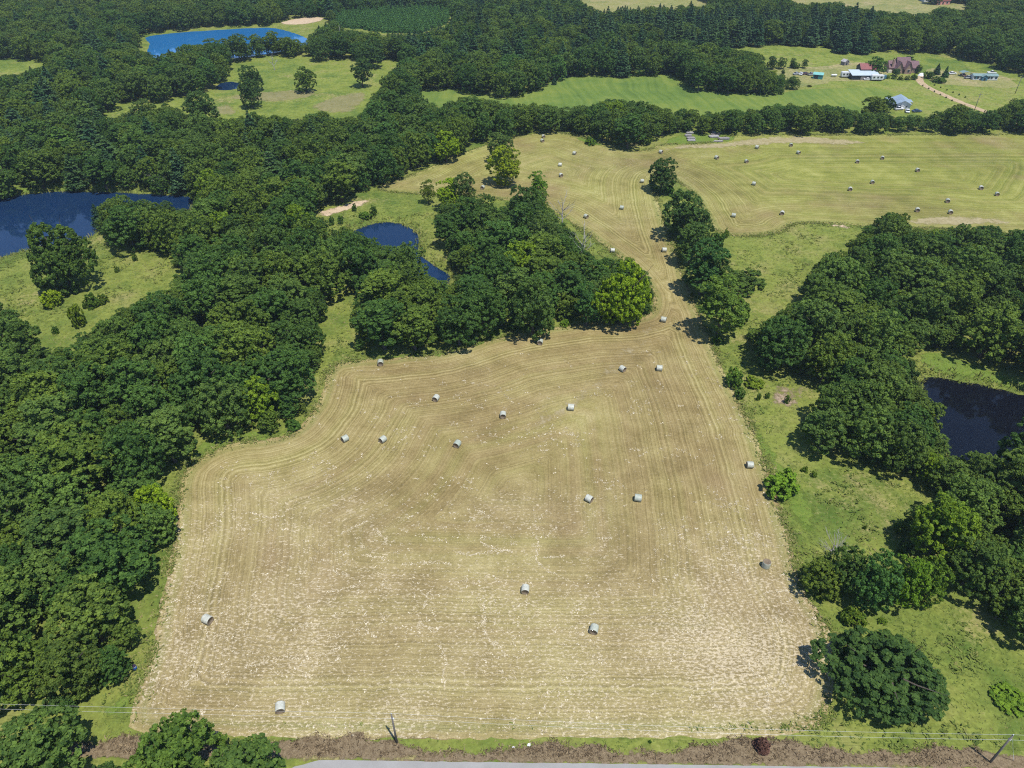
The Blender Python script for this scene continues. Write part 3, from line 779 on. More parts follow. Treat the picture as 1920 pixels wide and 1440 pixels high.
hand(836, 243, 300, 62, 'oak', LIME, 'yellow-green tree on the far wood edge above the mown arm')
hand(180, 350, 420, 34, 'pine', DARK, 'slender dark tree at the right end of the left pond', 'pine_tree')
# lower left trees by the road
def top_h(x, y, py):
    return min(np.linspace(3, 22, 100), key=lambda h: abs(outline(x, y, 6, h)[1].min() - py))
hand_at(-65.0, 47.0, 11.5, 6.6, 'oak', MID, 'oak in the lower left corner beside the road')
hand_at(-46.2, 46.4, 12.0, 6.2, 'oak', (1.05, 1.05, .85), 'oak with a pointed top by the lower left field corner')
hand_at(-35.6, 44.6, 9.0, 6.2, 'oak', MID, 'low oak crown hanging over the road at lower left')
hand_at(-55.5, 43.5, 7.0, 3.8, 'oak', DARK, 'small oak between two larger ones at lower left')
SHRUBS = [(1468,858,930,84,(1.45,1.65,.55),'dense bright green bush on the right field edge'),(1602,1128,1178,56,(1.38,1.35,.5),'low bright bush below the lower right clump'),(1900,1275,1345,80,(1.23,1.35,.5),'flat green bush at the right edge of the meadow'),(1402,476,538,92,(0.90,0.94,.6),'wide dark bush right of the tree strip'),
 (1378,684,722,42,(1.16,1.35,.7),'bush on the right field edge below the tree strip'),(1388,722,744,28,(0.87,1.01,.7),'small dark bush just below another on the right field edge'),(1415,698,725,44,(1.45,1.35,.5),'spreading yellowish bush beside the right wood'),(1477,735,753,13,(1.01,1.15,.6),'sapling on the bare soil patch'),(1424,733,747,11,(1.01,1.15,.6),'sapling left of the bare soil patch'),(1440,732,744,11,(0.94,1.08,.6),'second sapling left of the bare soil patch'),
 (98,543,578,46,(2.17,1.96,.4),'bright yellow-green bush in the left meadow'),(172,547,577,30,(0.87,1.01,.5),'dark green bush in the left meadow'),(192,550,572,24,(1.09,1.08,.5),'small bush touching the dark one in the left meadow'),(143,572,612,36,(1.45,1.35,.45),'olive bush in the left meadow'),(104,612,628,14,(0.87,1.08,.6),'sapling at the lower edge of the left meadow'),(160,562,580,12,(0.87,0.94,.5),'tiny bush beside the dark bush of the left meadow'),
 (664,374,396,11,(0.87,1.08,.6),'sapling on the sandy bank'),(621,394,422,13,(0.80,1.01,.65),'conifer sapling left of the small pond'),(638,387,420,12,(0.87,1.08,.65),'second conifer sapling left of the small pond'),(700,381,402,15,(0.87,1.01,.5),'round sapling above the small pond'),(685,398,410,30,(1.01,1.22,.6),'low bush above the small pond'),
 (1363,424,441,13,(1.30,1.35,.6),'single sapling at the corner of the far hayfield'),(1600,448,462,30,(0.87,0.88,.5),'low bush in the meadow by the right wood'),(1345,620,640,30,(1.16,1.28,.6),'small bush at the foot of the tree strip'),(219,500,512,11,(0.87,0.94,.5),'tiny bush near the top of the left meadow'),(252,473,490,12,(0.87,0.94,.5),'tiny sapling by the wood above the left meadow'),
 (1255,338,362,26,(.8,1.1,.6),'scrub between the first two trees of the strip dividing the fields'),(1272,395,432,30,(.8,1.1,.6),'scrub left of the second tree of the strip'),(1290,440,468,36,(.9,1.1,.6),'scrub under the third tree of the strip'),(1318,480,520,40,(.9,1.15,.6),'scrub between the third and fourth trees of the strip'),(1345,430,462,34,(.7,.9,.6),'scrub on the right of the third tree of the strip'),(1340,540,575,34,(.8,1.1,.6),'scrub left of the nearest tree of the strip'),(1392,560,600,40,(.8,1.0,.55),'scrub right of the nearest tree of the strip'),
 (1743,133,146,22,(0.72,0.84,.5),'dark round bush by the sandy track bend'),(1761,141,154,30,(0.80,0.97,.45),'broad green bush inside the sandy track bend'),(1664,140,147,12,(0.87,1.01,.5),'bush, leftmost in front of the brown roofed house'),(1676,142,148,12,(1.01,1.08,.5),'second bush in front of the brown roofed house'),(1689,141,149,13,(1.09,1.01,.5),'third bush in front of the brown roofed house'),(1702,141,149,12,(1.16,1.01,.5),'fourth bush in front of the brown roofed house'),(1715,138,148,14,(0.72,0.84,.5),'bush, rightmost in front of the brown roofed house'),
 (1490,120,129,26,(0.87,0.94,.5),'low hedge bush in the row above the farm yard'),(1467,142,149,7,(0.72,0.88,.5),'tiny conifer bush in the farm yard'),(1518,161,163,10,(0.87,0.68,.3),'brush heap in the farm yard'),(1107,258,274,30,(1.16,1.35,.5),'bush before the far clump beside the upper hayfield'),
 (1060,592,608,22,(1.30,1.49,.5),'bush on the lower edge of the central grove'),(548,778,806,38,(0.80,1.01,.6),'dark bush on the left wood edge'),(1655,1155,1172,20,(1.30,1.35,.5),'little bush above the large dark oak'),(1510,870,884,16,(1.16,1.22,.5),'tiny bush in the right meadow'),(1527,880,893,14,(1.09,1.15,.5),'second tiny bush in the right meadow'),(1622,983,992,9,(0.72,0.81,.4),'dot of a bush in the right meadow'),
 (1219,1386,1394,7,(0.72,1.08,.6),'tiny green bush on the dark verge')]
for cx, yt, yb, w, t, lb in SHRUBS:
    hand(cx, yt, yb, w, 'shrub', t, lb, 'shrub', None, .6 if w > 60 else 1.0)
k = 0
for i in range(6):          # young shrubs planted along both sides of the sandy track
    for s in (0, 1):
        f = i / 5
        cx, cy = (1730 + 55 * f, 161 + 27 * f) if s == 0 else (1752 + 58 * f, 160 + 22 * f)
        x, y = ground_px(cx, cy)
        hand_at(x, y, .9, .5, 'shrub', (.7, .85, .5), ('%s young shrub from the house along the %s side of the sandy track' % (('first', 'second', 'third', 'fourth', 'fifth', 'sixth')[i], ('near', 'far')[s])), 'shrub', 'shrubs along the sandy track')

# ---- the woods: every place that is not an opening in the photograph
def masked(X, Y, R_, H_):
    """True where the crown would cover an opening seen in the photograph"""
    bad = np.zeros(len(X), bool)
    zc = H_ * .55; b = H_ * .45
    for ex, ey, ez in ELL:
        px, py = project(X + ex * R_ * .97, Y + ey * R_ * .97, zc + ez * b * 1.0)
        for p in OPEN:
            bad |= inside(p, px, py)
    return bad
WOOD_AVOID = [HAY] + [v for v in PONDS.values()] + [verge, to_ground([(1640,100),(1780,100),(1920,140),(1920,175),(1640,175)])]
xs_c = []; ys_c = []; y = 51.0
while y < 1080:
    st = 3.4 + y * .0022
    half = (depth(0, y) * .90) + 30
    n = int(2 * half / st)
    xx = -half + (np.arange(n) + nrng.uniform(.1, .9, n)) * st
    xs_c.append(xx); ys_c.append(y + nrng.uniform(-.5, .5, n) * st)
    y += st
CX = np.concatenate(xs_c); CYY = np.concatenate(ys_c)
o = nrng.permutation(len(CX)); CX = CX[o]; CYY = CYY[o]
ok = CYY > 51 + 0 * CX
for p in WOOD_AVOID: ok &= ~inside(p, CX, CYY)
CX = CX[ok]; CYY = CYY[ok]
cell = {}
def near(x, y, r, f):
    gi, gj = int(x // 8), int(y // 8)
    for a in range(gi - 2, gi + 3):
        for b in range(gj - 2, gj + 3):
            for (qx, qy, qr) in cell.get((a, b), ()):
                if (qx - x) ** 2 + (qy - y) ** 2 < (f * (r + qr)) ** 2: return True
    return False
for hnd in HAND:
    if hnd[4] != 'shrub' or hnd[3] > 2:
        cell.setdefault((int(hnd[0] // 8), int(hnd[1] // 8)), []).append((hnd[0], hnd[1], hnd[3]))
AUTO = []
for lo, hi, ff in ((5.0, 7.6, .60), (3.6, 4.9, .57), (2.4, 3.4, .56), (1.3, 1.9, .62)):
    rr = nrng.uniform(lo, hi, len(CX)); hh = np.clip(rr * nrng.uniform(1.9, 2.5, len(CX)), 2.2, 15.5)
    if lo > 4.5: hh = np.clip(hh, 10.5, 15.0)
    if lo < 2: hh = rr * nrng.uniform(1.6, 2.3, len(CX))
    cand = np.arange(len(CX))
    if lo < 2.2: cand = cand[(CYY < 420)]
    g = ~masked(CX[cand], CYY[cand], rr[cand], hh[cand])
    for i in cand[g]:
        x, y, r = float(CX[i]), float(CYY[i]), float(rr[i])
        if near(x, y, r, ff): continue
        cell.setdefault((int(x // 8), int(y // 8)), []).append((x, y, r))
        AUTO.append((x, y, float(hh[i]), r))
print('auto trees', len(AUTO), 'hand', len(HAND))

# ------------------------------------------------------------------ trees as things, the 300 largest in view; the rest is woodland
def rnd_tint(x, y):
    t = vnoise(np.array([x / 9.0]), np.array([y / 9.0]), 21)[0]; u = rnd.random()
    big = vnoise(np.array([x / 60.0]), np.array([y / 60.0]), 5)[0]
    far = min(1, max(0, (y - 150) / 250))
    if u < .018 * (1 - .6 * far): return (1.65, 1.5, .6), 'yellow-green'
    if u < .30: return (1.16 + .15 * t, 1.06 + .1 * t, .85), 'olive'
    if u < .52: return (.76, .88, .86), 'dark blue-green'
    if u < .66: return (1.12, 1.08, 1.1), 'grey-green'
    k = .78 + .5 * t + .2 * (big - .5)
    w = (big - .5) * .5
    return (k * (1 + w), k, k * (.95 - w * .5)), 'mid-green'
def kind_for(x, y, r, h):
    px, py = project(x, y, h * .5)
    if 1230 < px < 1630 and 35 < py < 100 and rnd.random() < .85: return 'pine'
    if 700 < px < 1300 and py < 120 and rnd.random() < .4: return 'pine'
    if px < 700 and py < 330 and rnd.random() < .13: return 'pine'
    if r < 2.0: return 'shrub' if rnd.random() < .6 else 'tall'
    if r < 3.3: return 'tall'
    return 'oak' if rnd.random() < .72 else 'tall'
def place_tree(x, y, h, r, kind, tint, name, label, group, cat='tree'):
    f = rnd.choice(FORMS[kind])
    root = bpy.data.objects.new(name, None); COL.objects.link(root)
    root.empty_display_size = .5
    root.location = (x, y, land1(x, y) - .05)
    root.scale = (r / f['R'], r / f['R'], h / f['H'])
    root.rotation_euler = (0, 0, rnd.uniform(0, 6.28))
    tag(root, label, cat, group)
    t = link('trunk', f['trunk'], root)
    c = link('crown', f['crown'], root)
    c['tint'] = [float(v) for v in tint]; t['tint'] = [1.0, 1.0, 1.0]
    return root

n_hand_trees = 0
for (x, y, h, r, kind, tint, label, name, group) in HAND:
    cat = 'bush' if kind == 'shrub' else 'tree'
    n_hand_trees += cat == 'tree'
    place_tree(x, y, h, r, kind, tint, name or ('oak_tree' if kind in ('oak', 'tall', 'great') else 'pine_tree'), label, group or ('single bushes and saplings' if cat == 'bush' else 'single trees around the hayfield'), cat)

def region(px, py):
    if py < 262 and px > 980: return 'hedgerow', 'the hedgerow behind the far hayfield'
    if px > 1600 and py > 905: return 'lower right wood', 'the lower right wood'
    if px > 1380 and py > 370: return 'right wood', 'the right pond wood'
    if 640 < px < 1240 and 300 < py < 680: return 'central grove', 'the central grove'
    if px < 110 and 540 < py < 720: return 'left meadow wood', 'the left meadow copse'
    if px < 680 and py > 470: return 'left wood', 'the big left wood'
    if px < 900 and py > 330: return 'pond wood', 'the wood between the two left ponds'
    return 'upper left wood', 'the wood below the far meadow'
rows = []
for (x, y, h, r) in AUTO:
    px, py = project(x, y, h * .6)
    vis = -25 < px < 1945 and 5 < py < 1460
    rows.append((r * (1 if r > 2 else .6) / depth(x, y, h * .5) if vis else 0, x, y, h, r, px, py))
rows.sort(reverse=True)
N_IND = 296 - n_hand_trees
ind, rest = rows[:N_IND], rows[N_IND:]
def ordinal(n):
    return '%d%s' % (n, 'th' if 10 <= n % 100 <= 20 else {1: 'st', 2: 'nd', 3: 'rd'}.get(n % 10, 'th'))
items = []
for (s_, x, y, h, r, px, py) in ind:
    kind = kind_for(x, y, r, h); tint, word = rnd_tint(x, y)
    if kind == 'shrub': kind = 'tall'
    reg, where = region(px, py)
    ox, oy = outline(x, y, r * 1.25 + .6, h)
    edge = bool(inside(OPEN[0], ox, oy).any())
    items.append([x, y, h, r, px, py, kind, tint, word, reg, where, edge])
counts = {}
for it in sorted([i for i in items if i[11]], key=lambda i: -i[5]):
    counts[it[9]] = counts.get(it[9], 0) + 1
    it.append(counts[it[9]])
for it in items:
    x, y, h, r, px, py, kind, tint, word, reg, where, edge = it[:12]
    size = 'broad' if r > 6.0 else ('small' if r < 3.6 else 'medium')
    name = 'pine_tree' if kind == 'pine' else 'oak_tree'
    if edge:
        label = '%s tree on edge of %s, %s from the road' % (word, where, ordinal(it[12]))
    else:
        base = '%s %s tree inside %s' % (size, word, where)
        same = sorted([q[4] for q in items if not q[11] and q[8] == word and q[10] == where and ('broad' if q[3] > 6.0 else ('small' if q[3] < 3.6 else 'medium')) == size])
        label = base if len(same) == 1 else '%s, %s from left' % (base, ordinal(same.index(px) + 1))
    place_tree(x, y, h, r, kind, tint, name, label, 'trees of ' + where.replace('the ', '', 1))

# distant and small trees: one mass
lib = bpy.data.collections.new('tree_forms')
order = []
for kd in ('oak', 'tall', 'great', 'pine', 'cedar', 'shrub'):
    for f in FORMS[kd]:
        ob = bpy.data.objects.new('form_%02d' % len(order), f['whole']); lib.objects.link(ob)
        order.append((kd, f))
FIRST = {}
for i, (kd, f) in enumerate(order): FIRST.setdefault(kd, []).append(i)
def scatter(name, P, ROT, SCL, IDX, TINT, label, coll=lib):
    me = bpy.data.meshes.new(name)
    me.vertices.add(len(P)); me.vertices.foreach_set('co', np.asarray(P, np.float32).ravel())
    for an, arr, typ, key in (('rotz', ROT, 'FLOAT', 'value'), ('scl', SCL, 'FLOAT_VECTOR', 'vector'), ('idx', IDX, 'INT', 'value'), ('tint', TINT, 'FLOAT_VECTOR', 'vector')):
        a = me.attributes.new(an, typ, 'POINT')
        a.data.foreach_set(key, np.asarray(arr, np.int32 if typ == 'INT' else np.float32).ravel())
    ob = link(name, me)
    ng = bpy.data.node_groups.new(name + '_nodes', 'GeometryNodeTree')
    ng.interface.new_socket('Geometry', in_out='INPUT', socket_type='NodeSocketGeometry')
    ng.interface.new_socket('Geometry', in_out='OUTPUT', socket_type='NodeSocketGeometry')
    N = ng.nodes; Lk = ng.links
    gi = N.new('NodeGroupInput'); go = N.new('NodeGroupOutput')
    ci = N.new('GeometryNodeCollectionInfo'); ci.inputs['Collection'].default_value = coll
    ci.inputs['Separate Children'].default_value = True; ci.inputs['Reset Children'].default_value = True
    ip = N.new('GeometryNodeInstanceOnPoints'); ip.inputs['Pick Instance'].default_value = True
    def named(nm, typ):
        nd = N.new('GeometryNodeInputNamedAttribute'); nd.data_type = typ; nd.inputs['Name'].default_value = nm; return nd.outputs['Attribute']
    cx = N.new('ShaderNodeCombineXYZ'); Lk.new(named('rotz', 'FLOAT'), cx.inputs['Z'])
    er = N.new('FunctionNodeEulerToRotation'); Lk.new(cx.outputs[0], er.inputs[0])
    Lk.new(gi.outputs[0], ip.inputs['Points']); Lk.new(ci.outputs[0], ip.inputs['Instance'])
    Lk.new(named('idx', 'INT'), ip.inputs['Instance Index']); Lk.new(er.outputs[0], ip.inputs['Rotation']); Lk.new(named('scl', 'FLOAT_VECTOR'), ip.inputs['Scale'])
    Lk.new(ip.outputs[0], go.inputs[0])
    md = ob.modifiers.new('scatter', 'NODES'); md.node_group = ng
    tag(ob, label, None, None, 'stuff')
    return ob
P = []; ROT = []; SCL = []; IDX = []; TINT = []
RX = np.array([r_[1] for r_ in rest]); RY = np.array([r_[2] for r_ in rest]); RZ = land(RX, RY)
for (s_, x, y, h, r, px, py), z in zip(rest, RZ):
    kd = kind_for(x, y, r, h); i = rnd.choice(FIRST[kd]); f = order[i][1]
    if kd == 'pine': r *= .8; h = min(19, h * 1.2)
    tint, _ = rnd_tint(x, y)
    P.append((x, y, z - .05)); ROT.append(rnd.uniform(0, 6.28)); SCL.append((r / f['R'], r / f['R'], h / f['H'])); IDX.append(i); TINT.append(tint)
scatter('woodland', P, ROT, SCL, IDX, TINT, 'mixed woodland filling the land between the fields out to the horizon')
P = []; ROT = []; SCL = []; IDX = []; TINT = []
pg = to_ground(PLANT_PX); lo = pg.min(0); hi = pg.max(0)
gx, gy = np.meshgrid(np.arange(lo[0], hi[0], 3.6), np.arange(lo[1], hi[1], 4.4))
gx = gx.ravel() + nrng.normal(0, .5, gx.size); gy = gy.ravel() + nrng.normal(0, .5, gy.size)
m = inside(pg, gx, gy)
for x, y, z in zip(gx[m], gy[m], land(gx[m], gy[m])):
    i = rnd.choice(FIRST['cedar']); f = order[i][1]; h = rnd.uniform(4.5, 6.5)
    P.append((x, y, z)); ROT.append(rnd.uniform(0, 6.28)); SCL.append((1.05, 1.05, h / f['H'])); IDX.append(i); TINT.append((1.7, 1.9, 1.2))
scatter('pine_plantation', P, ROT, SCL, IDX, TINT, 'even young pine plantation beyond the lake')

# ------------------------------------------------------------------ dead trees
def snag(cx, yt, yb, label, seed, spread=.3, n=9):
    x, y = ground_px(cx, yb)
    hs = np.linspace(1, 20, 120); h = min(hs, key=lambda q: abs(project(x, y, q)[1] - yt))
    rng = np.random.default_rng(seed)
    root = bpy.data.objects.new('dead_tree', None); COL.objects.link(root)
    root.location = (x, y, land1(x, y) - .1); tag(root, label, 'dead tree', 'leafless dead trees')
    m = 6; pts = [(rng.normal(0, .1) * i, rng.normal(0, .1) * i, h * .85 * i / (m - 1)) for i in range(m)]
    V, Q = tube(pts, [.3 * (1 - .8 * i / (m - 1)) * h / 11 + .03 for i in range(m)])
    link('trunk', mesh_np('snag_trunk', V, Q, ['dead wood'], True), root)
    for j in range(n):
        k = 2 + j % 4; a = j * 2.4 + rng.uniform(0, 1.2); L = h * spread * rng.uniform(.6, 1.3)
        p = np.array(pts[k]); d = np.array([math.cos(a), math.sin(a), rng.uniform(.5, 1.2)])
        p1 = p + d * L * .5; p2 = p + d * L + np.array([0, 0, L * .2])
        parts = [tube([p, p1, p2], [.11 * h / 11 + .015, .07 * h / 11 + .012, .02], 5)]
        for q in range(4):
            s0 = p1 + (p2 - p1) * rng.uniform(0, .8); e = s0 + (d + rng.normal(size=3) * .7) * L * .4
            parts.append(tube([s0, e], [.035 * h / 11 + .012, .012], 4))
        V, Q = join_np(parts); link('branch', mesh_np('snag_branch', V, Q, ['dead wood'], True), root)
snag(1053, 378, 425, 'leafless grey tree leaning over the upper hayfield', 1, .42, 11)
snag(1089, 436, 494, 'bare forked grey snag behind the bright yellow-green oak', 2, .3, 9)
snag(515, 106, 132, 'bare dead tree standing in the far meadow', 3, .3, 9)
snag(303, 333, 360, 'pale dead tree at the right end of the left pond', 4, .35, 10)
snag(1556, 1018, 1044, 'grey leafless brush beside the lower right clump', 5, .5, 14)
snag(640, 62, 92, 'pale dead tree at the far edge of the far meadow', 6, .35, 9)
for i, (cx, yt, yb) in enumerate(((200, 105, 135), (222, 108, 138), (243, 108, 136), (258, 112, 136))):
    snag(cx, yt, yb, 'grey dead tree, %s from the left in the swampy strip below the lake' % ordinal(i + 1), 10 + i, .33, 9)

# ------------------------------------------------------------------ loose ground cover
def scrap_mesh(name, X, Y, dz, size, n, mat, label, seed, up=.35, shade=None, asp=.3, lift=.06):
    """n small blades or flakes at every point, in one mesh"""
    rng = np.random.default_rng(seed)
    z = land(X, Y) + dz
    C = np.repeat(np.column_stack([X, Y, z]), n, 0)
    S = np.repeat(size, n) * rng.uniform(.55, 1.2, len(C))
    a = rng.uniform(0, 6.28, len(C))
    D = np.stack([np.cos(a), np.sin(a), np.full(len(C), up) * rng.uniform(.3, 1.6, len(C))], 1)
    W = np.stack([-np.sin(a), np.cos(a), rng.normal(0, .25, len(C))], 1)
    C = C + np.stack([rng.normal(0, .45, len(C)) * S, rng.normal(0, .45, len(C)) * S, rng.uniform(0, lift, len(C))], 1)
    S = S[:, None]
    V = np.empty((len(C), 4, 3))
    V[:, 0] = C - W * S * asp * .6; V[:, 1] = C + W * S * asp * .6
    V[:, 2] = C + D * S + W * S * asp * .35; V[:, 3] = C + D * S * .9 - W * S * asp * .35
    sh = np.repeat(shade if shade is not None else rng.uniform(0, 1, len(X)), n)
    sh = np.clip(sh + rng.normal(0, .12, len(sh)), 0, 1)
    o = link(name, mesh_np(name, V.reshape(-1, 3), np.arange(len(C) * 4).reshape(-1, 4), [mat], False, {'shade': np.repeat(sh, 4)}))
    return tag(o, label, None, None, 'stuff')
def m_scrap(name, *stops):
    k = NT(name); c = k.ramp(k.attr('shade'), *stops)
    d = k.n('BsdfDiffuse', Color=c); t = k.n('BsdfTranslucent', Color=c)
    return k.surf(k.n('MixShader', i0=.2, i1=d.outputs[0], i2=t.outputs[0]))
m_scrap('grass blades', (0.0, (.10, .145, .034)), (.45, (.175, .210, .052)), (.8, (.26, .25, .085)), (1.0, (.33, .28, .15)))
m_scrap('dry straw', (0.0, (.30, .245, .125)), (.5, (.47, .40, .255)), (1.0, (.74, .67, .52)))
m_scrap('dead stems', (0.0, (.065, .047, .030)), (.6, (.165, .122, .075)), (1.0, (.36, .28, .17)))

rng = np.random.default_rng(3)
def sample(n, x0, x1, y0, y1):
    return rng.uniform(x0, x1, n), rng.uniform(y0, y1, n)
# loose hay on the near field
CXh, CYh = sample(9000, -62, 62, 50, 155)
dens = np.clip((160 - CYh) / 62, .10, 1) * np.clip((fbm(CXh * .10, CYh * .14, 31, 4) - .40) * 4.2, .03, 1)
m = (sdist(HAY, CXh, CYh) > 1.0) & (rng.random(len(CXh)) < dens * .85)
CXh, CYh = CXh[m], CYh[m]
cnt = np.clip(rng.lognormal(1.2, .8, len(CXh)), 1, 28).astype(int)
ang = rng.normal(0, .9, len(CXh)); ln = .10 * cnt ** .75 * rng.uniform(.6, 1.8, len(CXh)); wd = .08 + .045 * cnt ** .6 * rng.uniform(.4, 1.2, len(CXh))
w_ = np.repeat(np.arange(len(CXh)), cnt)
a_, b_ = rng.normal(size=len(w_)) * ln[w_], rng.normal(size=len(w_)) * wd[w_]
X = CXh[w_] + np.cos(ang[w_]) * a_ - np.sin(ang[w_]) * b_; Y = CYh[w_] + np.sin(ang[w_]) * a_ + np.cos(ang[w_]) * b_
m = sdist(HAY, X, Y) > .5; X, Y = X[m], Y[m]
TRAILS = [[(805,1100),(800,1130),(792,1150),(785,1170),(783,1190),(795,1200),(815,1205),(830,1220),(836,1240),(830,1265),(832,1290)],[(783,1170),(800,1175),(812,1185),(825,1175)],[(905,1130),(910,1160),(906,1180),(915,1200),(935,1215)],[(1390,1225),(1405,1255),(1430,1270),(1440,1290),(1455,1292)],[(1437,1290),(1438,1320),(1445,1355)],[(1500,1243),(1475,1250),(1465,1270),(1475,1290),(1500,1290),(1505,1305)],
 [(310,1165),(345,1160),(375,1140),(385,1128),(400,1115),(412,1085)],[(550,1180),(580,1170),(610,1160),(635,1150)],[(275,1278),(300,1272),(320,1272)],[(340,1290),(360,1270),(390,1255)],[(690,1040),(720,1045),(760,1060),(800,1052),(840,1055)],[(845,1030),(880,1040),(905,1035),(930,1030)],[(1000,1040),(1015,1060),(1040,1075)],[(640,1000),(665,985),(690,975)],[(700,990),(715,1000),(722,1020)],[(890,1010),(930,1028),(960,1032)],[(1005,1000),(1010,1030),(1006,1055),(1020,1075)],[(1090,990),(1110,1000),(1130,1008),(1150,1005)],[(345,980),(330,1000),(345,1020)],[(980,1030),(1010,1045),(1060,1040)],[(470,960),(500,970),(540,965)],[(1360,990),(1380,1010),(1400,1030)],[(1440,1110),(1470,1108),(1495,1098)],[(440,1250),(480,1245),(530,1250)],[(590,1230),(620,1225),(650,1205)],[(610,1110),(640,1105),(680,1095)]]
tx = []; ty = []
for t in TRAILS:
    g = chaikin(np.array([ground_px(*p) for p in t]), 2, False)
    L = np.concatenate([[0], np.cumsum(np.hypot(*np.diff(g, axis=0).T))])
    q = np.arange(0, L[-1], .12); q = q[vnoise(q * .35, q * 0 + len(tx) * 3.7, 4) > .36]
    tx.append(np.interp(q, L, g[:, 0]) + rng.normal(0, .16, len(q)) + .35 * (vnoise(q * .5, q * 0 + len(tx), 8) - .5)); ty.append(np.interp(q, L, g[:, 1]) + rng.normal(0, .16, len(q)))
hay_sh = np.concatenate([rng.uniform(0, 1, len(X)), rng.uniform(.3, .95, sum(len(a) for a in tx))])
X = np.concatenate([X] + tx); Y = np.concatenate([Y] + ty)
scrap_mesh('loose_hay', X, Y, .04, rng.uniform(.09, .26, len(X)), 3, 'dry straw', 'pale loose hay left in clumps and trails on the stubble', 4, .12, hay_sh, .55, .05)
# rough grass around the near fields and ponds
X, Y = sample(150000, -190, 190, 46, 290)
px, py = project(X, Y, 0)
m = (px > -30) & (px < 1950) & (py < 1460) & (sdist(HAY, X, Y) < -.2) & ~inside(verge, X, Y)
m &= rng.random(len(X)) < np.clip(130 / depth(X, Y), .2, 1)
for p in PONDS.values(): m &= ~inside(p, X, Y)
m &= (X - ra[0]) * rn[0] + (Y - ra[1]) * rn[1] > .4
X, Y = X[m], Y[m]
sh = np.clip(fbm(X * .06, Y * .06, 41, 4) * 1.5 - .3 + rng.normal(0, .12, len(X)), 0, .95)
scrap_mesh('rough_grass', X, Y, 0.0, rng.uniform(.14, .38, len(X)), 4, 'grass blades', 'tufts of rough grass and weeds beside the hayfield', 5, .38, sh, .3, .03)
# coarser weeds in patches
X, Y = sample(60000, -190, 190, 46, 240)
px, py = project(X, Y, 0)
m = (px > -30) & (px < 1950) & (py < 1460) & (sdist(HAY, X, Y) < -.6) & ~inside(verge, X, Y) & (fbm(X * .12, Y * .12, 91, 3) > .56) & ((X - ra[0]) * rn[0] + (Y - ra[1]) * rn[1] > 1)
for p in PONDS.values(): m &= ~inside(p, X, Y)
X, Y = X[m], Y[m]
scrap_mesh('weeds', X, Y, 0.0, rng.uniform(.25, .6, len(X)), 5, 'grass blades', 'coarse green weeds in patches on the rough grass', 12, .6, np.clip(rng.normal(.28, .18, len(X)), 0, .7), .4, .12)
# tall uncut grass along the field edge
e_ = np.roll(HAY, -1, 0) - HAY; L_ = np.hypot(e_[:, 0], e_[:, 1]); k_i = rng.choice(len(HAY), 26000, p=L_ / L_.sum()); q_ = rng.random(26000)[:, None]
E_ = HAY[k_i] + e_[k_i] * q_ + rng.normal(0, .75, (26000, 2))
m = (depth(E_[:, 0], E_[:, 1]) < 330) & (rng.random(26000) < .25 + .75 * (fbm(E_[:, 0] * .2, E_[:, 1] * .2, 51) > .47)) & ((E_[:, 0] - ra[0]) * rn[0] + (E_[:, 1] - ra[1]) * rn[1] > 5.0)
X, Y = E_[m, 0], E_[m, 1]
scrap_mesh('edge_grass', X, Y, 0.02, rng.uniform(.2, .55, len(X)), 4, 'grass blades', 'uncut grass straggling along the hayfield edge', 14, .6, np.clip(rng.normal(.45, .25, len(X)), 0, 1), .3, .06)
# dead weeds on the verge
t = rng.uniform(-95, 100, 9000); w = rng.uniform(.5, 4.4, 9000)
X = ra[0] + rd[0] * t + rn[0] * w; Y = ra[1] + rd[1] * t + rn[1] * w
m = inside(verge, X, Y) & (rng.random(len(X)) < .35 + .65 * (fbm(X * .3, Y * .5, 77) > .45))
X, Y = X[m], Y[m]
scrap_mesh('dead_weeds', X, Y, .04, rng.uniform(.14, .40, len(X)), 4, 'dead stems', 'tangle of dead brown weeds along the roadside', 6, .6, None, .22, .03)
# reeds on the pond banks
rx = []; ry = []
for kk in ('small_pond', 'west_pond', 'east_pond'):
    p = PONDS[kk]; lo = p.min(0) - 6; hi = p.max(0) + 6
    a, b = sample(int((hi - lo).prod() * 1.5), lo[0], hi[0], lo[1], hi[1])
    s = sdist(p, a, b); mm = (s < .3) & (s > -4.0) & (rng.random(len(a)) < .8)
    rx.append(a[mm]); ry.append(b[mm])
rx = np.concatenate(rx); ry = np.concatenate(ry)
scrap_mesh('reeds', rx, ry, 0.0, rng.uniform(.4, .95, len(rx)), 3, 'grass blades', 'green and yellow reeds round the pond banks', 8, 1.3, np.clip(rng.normal(.42, .2, len(rx)), 0, .85), .22, .05)

